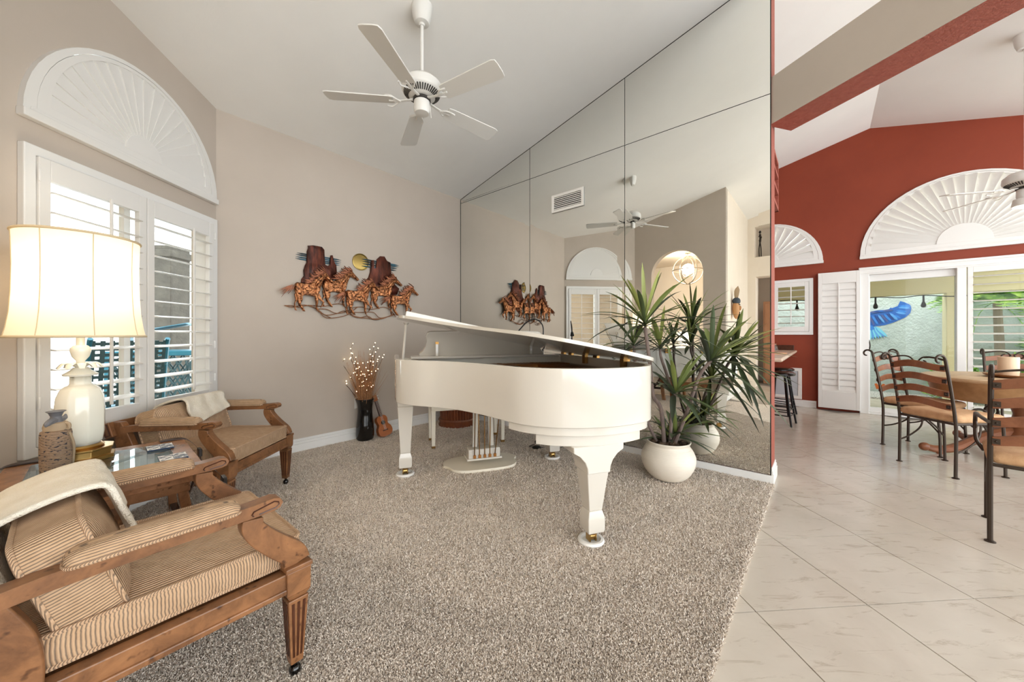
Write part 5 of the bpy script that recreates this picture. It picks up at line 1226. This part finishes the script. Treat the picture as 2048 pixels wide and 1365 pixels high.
# ------------------------------------------------------------------ dining chairs (local x forward, y to the sitter's left)
mat('chair_iron', srgb(70, 60, 52), .38, .7)
def spiral(c, r0, r1, a0, a1, n=18): return [(c[0] + (r0 + (r1 - r0) * i / n) * math.cos(a0 + (a1 - a0) * i / n), c[1] + (r0 + (r1 - r0) * i / n) * math.sin(a0 + (a1 - a0) * i / n)) for i in range(n + 1)]
def make_dchair(arms):
    t = thing('dining_chair', 'x', 'chair')
    for s_ in (-1, 1):
        y = s_ * .205
        P = catmull([(0, y, .006), (.004, y, .25), (0, y, .45), (-.04, y, .72), (-.085, y, .95)], 5)
        sp_ = [(x, y, z) for x, z in spiral((-.135, .955), .048, .020, .1, 4.6)]
        b = MB(); b.tube(P + sp_, [.0115] * len(P) + [.0105 - .004 * i / len(sp_) for i in range(len(sp_))], 8); b.build('back_post', 'chair_iron', t)
        b = MB(); b.lathe([(0, 0), (.022, 0), (.022, .005), (.013, .01), (0, .01)], 14, (0, y, 0)); b.build('foot', 'chair_iron', t)
        b = MB(); b.tube(catmull([(.43, s_ * .2, .006), (.425, s_ * .2, .2), (.41, s_ * .2, .43)], 4), .0105, 8); b.build('leg', 'chair_iron', t)
        b = MB(); b.lathe([(0, 0), (.022, 0), (.022, .005), (.013, .01), (0, .01)], 14, (.43, s_ * .2, 0)); b.build('foot', 'chair_iron', t)
        b = MB(); b.tube(catmull([(.002, y, .20), (.1, y * .99, .24), (.2, y * .98, .32), (.22, y * .98, .43)], 4), .007, 7); b.tube(catmull([(.425, y * .98, .22), (.36, y * .98, .3), (.28, y * .98, .37), (.24, y * .98, .43)], 4), .007, 7); b.build('brace', 'chair_iron', t)
        if arms:
            P = catmull([(-.05, y * 1.04, .68), (.1, y * 1.16, .685), (.25, y * 1.2, .68), (.34, y * 1.2, .65), (.37, y * 1.2, .58), (.34, y * 1.18, .5), (.30, y * 1.05, .45)], 5)
            b = MB(); b.tube(P, .010, 8); b.tube([(x, y * 1.2, z) for x, z in spiral((.33, .61), .045, .018, 1.2, -3.6)], .008, 7); b.build('arm', 'chair_iron', t)
    b = MB(); b.tube([(-.086, -.205, .95), (-.086, -.15, .965)] + [(-.086, y, z) for y, z in [( -.10, .972), (-.06, .968)]], .006, 7)
    cr = []
    for s_ in (-1, 1):
        P = [(-.086, s_ * .205, .955), (-.088, s_ * .15, .968), (-.089, s_ * .09, .975), (-.088, s_ * .045, .965), (-.087, s_ * .012, .93)]
        b.tube(catmull(P, 5) + [(-.087, s_ * yy, z) for yy, z in spiral((.052, .925), .038, .016, 3.2, 7.6)][2:], .0062, 7)
    b.build('crest_scroll', 'chair_iron', t)
    for k in range(4):
        z0 = .545 + .105 * k; xo = -.012 - (z0 - .45) * .165 + (.0 if k else .002); up = []; lo = []
        N = 14
        for i in range(N + 1):
            y = -.2 + .4 * i / N; w_ = .032 * math.cos(y / .2 * PI / 2) ** 1.4 + .006 * math.sin(y / .2 * PI); up.append((y, z0 + .052 + w_)); lo.append((y, z0 + w_ * .8))
        bow = lambda y: -.022 * (1 - (y / .2) ** 2)
        b = MB(); rows = []
        for (y, zu), (_, zl) in zip(up, lo): rows.append([(xo + bow(y) - .006, y, zl), (xo + bow(y) + .006, y, zl), (xo + bow(y) + .006, y, zu), (xo + bow(y) - .006, y, zu)])
        b.loft(rows); sl_ = b.build('slat', 'slat_wood', t, smooth=40, bevel=.003)
        for s_ in (-1, 1):
            b = MB(); b.box(xo - .012, xo - .004, s_ * .2 - .028 * (s_ > 0) , s_ * .2 + .028 * (s_ < 0), z0 + .012, z0 + .042); b.sphere((xo - .013, s_ * .186, z0 + .027), .006, 8, 5); b.build('bracket', 'chair_iron', sl_, smooth=40)
    b = MB(); b.tube([(.0, -.205, .435), (.0, .205, .435), (.415, .205, .435), (.415, -.205, .435)], .010, 8, closed=True); b.build('seat_frame', 'chair_iron', t)
    b = MB(); base = rrect(.222, .215, .05); Ms = Matrix.Translation((.215, 0, .448))
    b.loft([[(x * k_, y * k_, z) for x, y in base] for k_, z in ((.94, -.004), (1.0, .008), (1.02, .026), (1.0, .046), (.93, .058), (.75, .064), (.4, .067), (.05, .068))], True, Ms); b.build('seat', 'tan_cushion', t, smooth=60)
    return t
dA = make_dchair(False); dA['group'] = 'iron dining chairs'; dA['label'] = 'iron ladder-back dining chair with its back to the piano, fully in view'
dA.location = (3.565, 3.12, 0); dA.rotation_euler = (0, 0, math.radians(2))
dB = copy_tree(dA); dB['label'] = 'iron dining chair nearest the glass door, partly behind another chair'; dB.location = (4.12, 3.889, 0); dB.rotation_euler = (0, 0, math.radians(-73.7))
dC = make_dchair(True); dC['group'] = 'iron dining chairs'; dC['label'] = 'iron dining chair with scrolled arms at the right picture edge'; dC.location = (2.81, 1.871, 0); dC.rotation_euler = (0, 0, math.radians(39.6))
dD = copy_tree(dA); dD['label'] = 'iron dining chair on the far side of the dining table'; dD.location = (5.53, 3.97, 0); dD.rotation_euler = (0, 0, math.radians(-129.3))
# ------------------------------------------------------------------ dining table and centrepiece
TD = Vector((4.75, 3.35, 0)); DZ = .76
noisy('tan_top', srgb(190, 160, 122), srgb(212, 184, 148), 7, .4)
noisy('tan_apron', srgb(150, 112, 74), srgb(182, 142, 100), 6, .5)
dtb = thing('dining_table', 'round dining table with tan top on a scrolled pedestal', 'table', TD)
b = MB(); b.lathe([(0, DZ - .035), (.63, DZ - .035), (.65, DZ - .02), (.648, DZ - .005), (.635, DZ), (0, DZ)], 64); b.build('table_top', 'tan_top', dtb)
b = MB(); b.lathe([(.0, DZ - .22), (.53, DZ - .22), (.575, DZ - .17), (.61, DZ - .036), (0, DZ - .036)], 56); b.build('apron', 'tan_apron', dtb)
b = MB(); b.lathe([(0, .16), (.10, .16), (.13, .22), (.09, .3), (.07, .42), (.1, .54), (.14, .545), (0, .545)], 28); b.build('pedestal', 'slat_wood', dtb)
fa = math.atan2(3.57 - 3.35, 4.05 - 4.75)
for k in range(4):
    a = fa + PI / 2 * k; M = Matrix.Rotation(a, 4, 'Z')
    P = catmull([(.06, 0, .25), (.2, 0, .23), (.36, 0, .15), (.5, 0, .068), (.62, 0, .045), (.69, 0, .055), (.725, 0, .075)], 5)
    b = MB(); b.tube(P, [.055 - .022 * i / (len(P) - 1) for i in range(len(P))], 8, flat=(.9, .7), M=M); b.sphere((.72, 0, .06), (.045, .033, .04), 12, 8, M=M); b.cyl((.60, 0, .0), (.60, 0, .03), .03, n=12, M=M); b.build('foot', 'slat_wood', dtb)
    b = MB(); b.tube([(x, 0, z) for x, z in spiral((.30, .38), .12, .03, -1.2, 3.6)], .011, 7, M=M); b.build('iron_scroll', 'chair_iron', dtb)
wood('tray_wood', srgb(120, 78, 46), srgb(150, 102, 64), .4, 6, (2, 2, 2), False)
tray = thing('serving_tray', 'round wooden tray holding candles on the dining table', 'tray', (TD.x, TD.y, DZ))
b = MB(); b.lathe([(0, 0), (.2, 0), (.24, .02), (.245, .03), (.232, .028), (.2, .012), (0, .012)], 40); b.build('tray_body', 'tray_wood', tray)
mat('candle_glass', srgb(226, 200, 168), .4); mat('wax', srgb(240, 226, 200), .5)
cpx = hit_z(1996, 747, DZ + .012)
cd = thing('candle', 'tall frosted glass candle on the dining table tray', 'candle', (4.69, 3.42, DZ + .0125))
b = MB(); b.lathe([(0, 0), (.06, 0), (.063, .01), (.065, .17), (.062, .178), (.056, .178), (.056, .14), (0, .14)], 28); b.build('glass_cup', 'candle_glass', cd)
b = MB(); b.cyl((0, 0, .14), (0, 0, .158), .002, n=6); b.build('wick', 'black_plastic', cd)
for (x, y), h_, lb in (((4.86, 3.34), .06, 'small cream votive candle on the dining table tray'), ((4.80, 3.47), .045, 'small dark votive cup on the dining table tray')):
    o_ = thing('votive', lb, 'candle', (x, y, DZ + .0125)); b = MB(); b.lathe([(0, 0), (.03, 0), (.034, h_), (.03, h_), (.028, h_ * .6), (0, h_ * .6)], 20); b.build('votive_cup', 'wax' if h_ > .05 else 'black_gloss', o_)
    b = MB(); b.cyl((0, 0, h_ * .6), (0, 0, h_ * .85), .0015, n=5); b.build('wick', 'black_plastic', o_)
# ------------------------------------------------------------------ breakfast bar, stools
noisy('laminate', srgb(196, 172, 150), srgb(208, 186, 166), 30, .25)
bar_ = thing('breakfast_bar', 'beige breakfast bar counter jutting from the terracotta wall', 'counter')
b = MB(); b.hbox(1.3, RED_U - .001, 2.75, 3.60, .87, .91); b.build('countertop', 'laminate', bar_, smooth=30, bevel=.018)
b = MB(); b.hbox(1.35, RED_U - .001, 2.75, 3.15, .0, .87); b.build('bar_base', 'red_paint', bar_, smooth=0)
b = MB(); b.hbox(RED_U - .03, RED_U - .002, 2.75, 3.56, .911, .99); b.build('backsplash', 'dark_wood', bar_, smooth=0, bevel=.004)
def make_stool():
    t = thing('bar_stool', 'x', 'stool', group='black bar stools')
    b = MB(); b.lathe([(0, .63), (.155, .63), (.17, .64), (.172, .66), (.15, .675), (0, .678)], 36); b.build('seat', 'black_gloss', t)
    for k in range(4):
        a = PI / 4 + PI / 2 * k; c_, s_ = math.cos(a), math.sin(a)
        b = MB(); b.tube(catmull([(.10 * c_, .10 * s_, .63), (.125 * c_, .125 * s_, .52), (.16 * c_, .16 * s_, .28), (.215 * c_, .215 * s_, 0)], 4), .0115, 8); b.build('leg', 'black_metal', t)
    for z, r in ((.2, .176), (.13, .188)):
        b = MB()
        for k in range(4):
            a, a2 = PI / 4 + PI / 2 * k, PI / 4 + PI / 2 * (k + 1); b.cyl((r * math.cos(a), r * math.sin(a), z), (r * math.cos(a2), r * math.sin(a2), z), .007, n=8)
        b.build('foot_ring', 'black_metal', t)
    return t
s1 = make_stool(); s1['label'] = 'black backless bar stool in front, just past the mirror edge'; s1.location = (3.50, 4.74, 0); s1.rotation_euler = (0, 0, .75)
s2 = copy_tree(s1); s2['label'] = 'black backless bar stool behind, next to the terracotta wall'; s2.location = (3.94, 5.32, 0); s2.rotation_euler = (0, 0, .6)
cb = W(2.35, 3.42, .9115); o_ = thing('cutting_board', 'wooden cutting board lying on the breakfast bar', 'cutting board', cb, .4)
b = MB(); b.prism(rrect(.15, .1, .02), 0, .018); b.build('board', 'cabinet_wood', o_, smooth=30, bevel=.003)
b = MB(); b.prism(rrect(.04, .02, .015), 0, .016, Matrix.Translation((.185, 0, .001))); b.build('board_handle', 'cabinet_wood', o_, smooth=30)
o_ = thing('glass_jar', 'small round glass jar on the cutting board', 'jar', cb + ZV * .0185)
b = MB(); b.lathe([(0, 0), (.05, 0), (.062, .03), (.06, .07), (.04, .095), (.04, .1), (.036, .1), (.036, .09), (.055, .06), (.055, .03), (0, .006)], 24); b.build('jar_body', 'clear_glass', o_)
b = MB(); b.lathe([(0, .1), (.042, .1), (.042, .112), (.012, .118), (.012, .13), (0, .132)], 20); b.build('jar_lid', 'tray_wood', o_)

# ------------------------------------------------------------------ things seen only in the mirror
def mv(x, y, u):                          # photo pixel in the mirror -> real point on plane u (u < 0)
    d_, z_ = on_u(x, y, -u); return W(u, d_, z_)
mat('nickel', srgb(186, 178, 166), .3, .9)
oc = mv(1376, 541, -5.3); OR = .31
chn = thing('orb_chandelier', 'round metal orb chandelier seen in the mirror beyond the arch', 'chandelier', oc)
for ax in range(4):
    b = MB()
    if ax == 3: P = [(OR * math.cos(2 * PI * i / 40), OR * math.sin(2 * PI * i / 40), 0) for i in range(40)]
    else:
        a = PI / 3 * ax; P = [(OR * math.cos(2 * PI * i / 40) * math.cos(a), OR * math.cos(2 * PI * i / 40) * math.sin(a), OR * math.sin(2 * PI * i / 40)) for i in range(40)]
    b.tube(P, .013, 6, closed=True); b.build('ring', 'nickel', chn)
b = MB(); b.cyl((0, 0, -.15), (0, 0, 3.0 - oc.z), .006, n=8); b.lathe([(0, 0), (.06, 0), (.06, .02), (0, .02)], 20, (0, 0, 3.0 - oc.z - .021)); b.build('stem', 'nickel', chn)
for k in range(4):
    a = PI / 2 * k + .3; x, y = .12 * math.cos(a), .12 * math.sin(a)
    b = MB(); b.tube(catmull([(0, 0, -.12), (x * .6, y * .6, -.14), (x, y, -.08)], 4), .006, 6); b.cyl((x, y, -.08), (x, y, .0), .011, n=8); arm_ = b.build('candle_arm', 'nickel', chn)
    b = MB(); b.lathe([(0, 0), (.012, .01), (.018, .03), (.008, .065), (0, .075)], 10, (x, y, 0)); b.build('bulb', 'bulb_clear', arm_)
L = D.lights.new('chandelier_light', 'POINT'); L.energy = 48; L.color = (1, .88, .7); L.shadow_soft_size = .12; lo = D.objects.new('chandelier_light', L); COL.objects.link(lo); lo.location = oc + ZV * .02
sbp = mv(1375, 720, -6.3); sbd = (sbp - C0).dot(ED)
sbd_ = thing('sideboard', 'white sideboard seen in the mirror through the arch', 'sideboard')
b = MB(); b.hbox(-6.75, -6.3, sbd - .7, sbd + .5, .12, .82); b.build('cabinet_body', 'cream_wood', sbd_, smooth=0, bevel=.006)
b = MB(); b.hbox(-6.77, -6.27, sbd - .73, sbd + .53, .82, .86); b.build('cabinet_top', 'cream_wood', sbd_, smooth=0, bevel=.006)
for dd in (-.68, .42):
    for uu in (-6.73, -6.37): b = MB(); b.hbox(uu, uu + .06, sbd + dd, sbd + dd + .06, 0, .12); b.build('leg', 'cream_wood', sbd_, smooth=0)
gd_ = thing('glass_dome', 'clear glass dome on the sideboard seen in the mirror', 'glass dome', W(-6.5, sbd - .05, .8605))
b = MB(); b.lathe([(.17, .02), (.172, .12), (.15, .21), (.10, .27), (.03, .295), (0, .297)], 28); b.build('dome', 'clear_glass', gd_)
b = MB(); b.lathe([(0, 0), (.19, 0), (.19, .02), (0, .02)], 28); b.build('dome_base', 'tray_wood', gd_)
# hall: carved mask, iron figure, cabinet with ceramic
mk = mv(1463, 612, -4.35); mk = W(-4.35, ARCH_END + .04, mk.z)
mask = thing('carved_mask', 'carved wooden mask with feathers hung on the hall wall, seen in the mirror', 'mask', mk)
mat('feather', srgb(176, 152, 122), .8); mat('mask_face', srgb(190, 140, 92), .6); mat('mask_dark', srgb(52, 62, 72), .6)
zr = math.atan2(ED.y, ED.x) - PI / 2
b = MB(); Mk = Matrix.Rotation(zr, 4, 'Z'); b.sphere((0, .03, -.06), (.085, .06, .19), 16, 12, Mk); b.build('face', 'mask_face', mask)
b = MB(); b.sphere((0, .035, .08), (.092, .066, .07), 16, 10, Mk); b.build('headband', 'mask_dark', mask)
for s_ in (-1, 1): b = MB(); b.sphere((s_ * .035, .085, .015), (.014, .008, .01), 8, 6, Mk); b.build('eye', 'black_plastic', mask)
b = MB(); b.sphere((0, .095, -.05), (.016, .02, .045), 8, 6, Mk); b.build('nose', 'mask_face', mask)
b = MB(); b.sphere((0, .085, -.13), (.028, .012, .012), 8, 6, Mk); b.build('mouth', 'black_plastic', mask)
for k in range(5):
    a = -.7 + .35 * k; b = MB(); P = catmull([(.05 * math.sin(a), .03, .12), (.13 * math.sin(a), .04, .25), (.2 * math.sin(a), .06, .36 - .06 * abs(a))], 4); b.tube(P, [.012, .02, .026, .028, .028, .024, .02, .012, .003], 6, flat=(.25, 1), M=Mk); b.build('feather', 'feather', mask)
fd, fz = 3.0, 2.882
fig = thing('iron_figure', 'thin dark standing figure sculpture in the hall niche, seen in the mirror', 'sculpture', W(-6.32, fd, fz))
b = MB(); b.lathe([(0, 0), (.06, 0), (.055, .015), (0, .015)], 20); b.build('base', 'iron', fig)
b = MB(); b.tube(catmull([(-.02, 0, .015), (-.025, 0, .2), (.0, 0, .36)], 4), .012, 8); b.tube(catmull([(.03, .0, .015), (.025, 0, .2), (.0, 0, .36)], 4), .012, 8); b.tube(catmull([(0, 0, .34), (.01, 0, .43), (0, 0, .52)], 4), .022, 8); b.tube(catmull([(0, 0, .5), (.06, .02, .43), (.02, .05, .37)], 4), .009, 8); b.tube(catmull([(0, 0, .5), (-.06, .02, .43), (-.01, .05, .38)], 4), .009, 8); b.sphere((0, 0, .565), (.024, .024, .034), 10, 8); b.build('body', 'iron', fig)
cb2 = thing('hall_cabinet', 'brown wood cabinet inside the hall doorway, seen in the mirror', 'cabinet')
b = MB(); b.hbox(-7.6, -7.05, 3.0, 4.2, 0, 1.95); b.build('cabinet_body', 'cabinet_wood', cb2, smooth=0, bevel=.006)
for i in range(2):
    b = MB(); b.hbox(-7.05, -7.03, 3.03 + .59 * i, 3.58 + .59 * i, .1, 1.9); dr_ = b.build('door', 'cabinet_wood', cb2, smooth=0, bevel=.006)
    b = MB(); b.sphere(W(-7.02, 3.52 + .13 * i, 1.0), .016, 8, 6); b.build('knob', 'old_brass', dr_)
el = thing('ceramic_figurine', 'pale ceramic figurine on top of the hall cabinet, seen in the mirror', 'figurine', W(-7.3, 3.3, 1.951), .4)
b = MB(); b.sphere((0, 0, .12), (.13, .085, .09), 14, 10); b.sphere((.13, 0, .16), (.07, .06, .065), 12, 8)
for x in (-.07, .07):
    for y in (-.045, .045): b.cyl((x, y, 0), (x, y, .1), .03, n=10)
b.build('body', 'pot_glaze', el)
b = MB(); b.tube(catmull([(.18, 0, .16), (.22, 0, .11), (.22, 0, .05), (.25, 0, .03)], 4), [.026] * 4 + [.02] * 4 + [.014] * 5, 8); b.build('trunk', 'pot_glaze', el)
# dining fan light
L = D.lights.new('dining_fan_light', 'POINT'); L.energy = 4; L.color = (1, .93, .82); L.shadow_soft_size = .07; lo = D.objects.new('dining_fan_light', L); COL.objects.link(lo); lo.location = df - ZV * .24
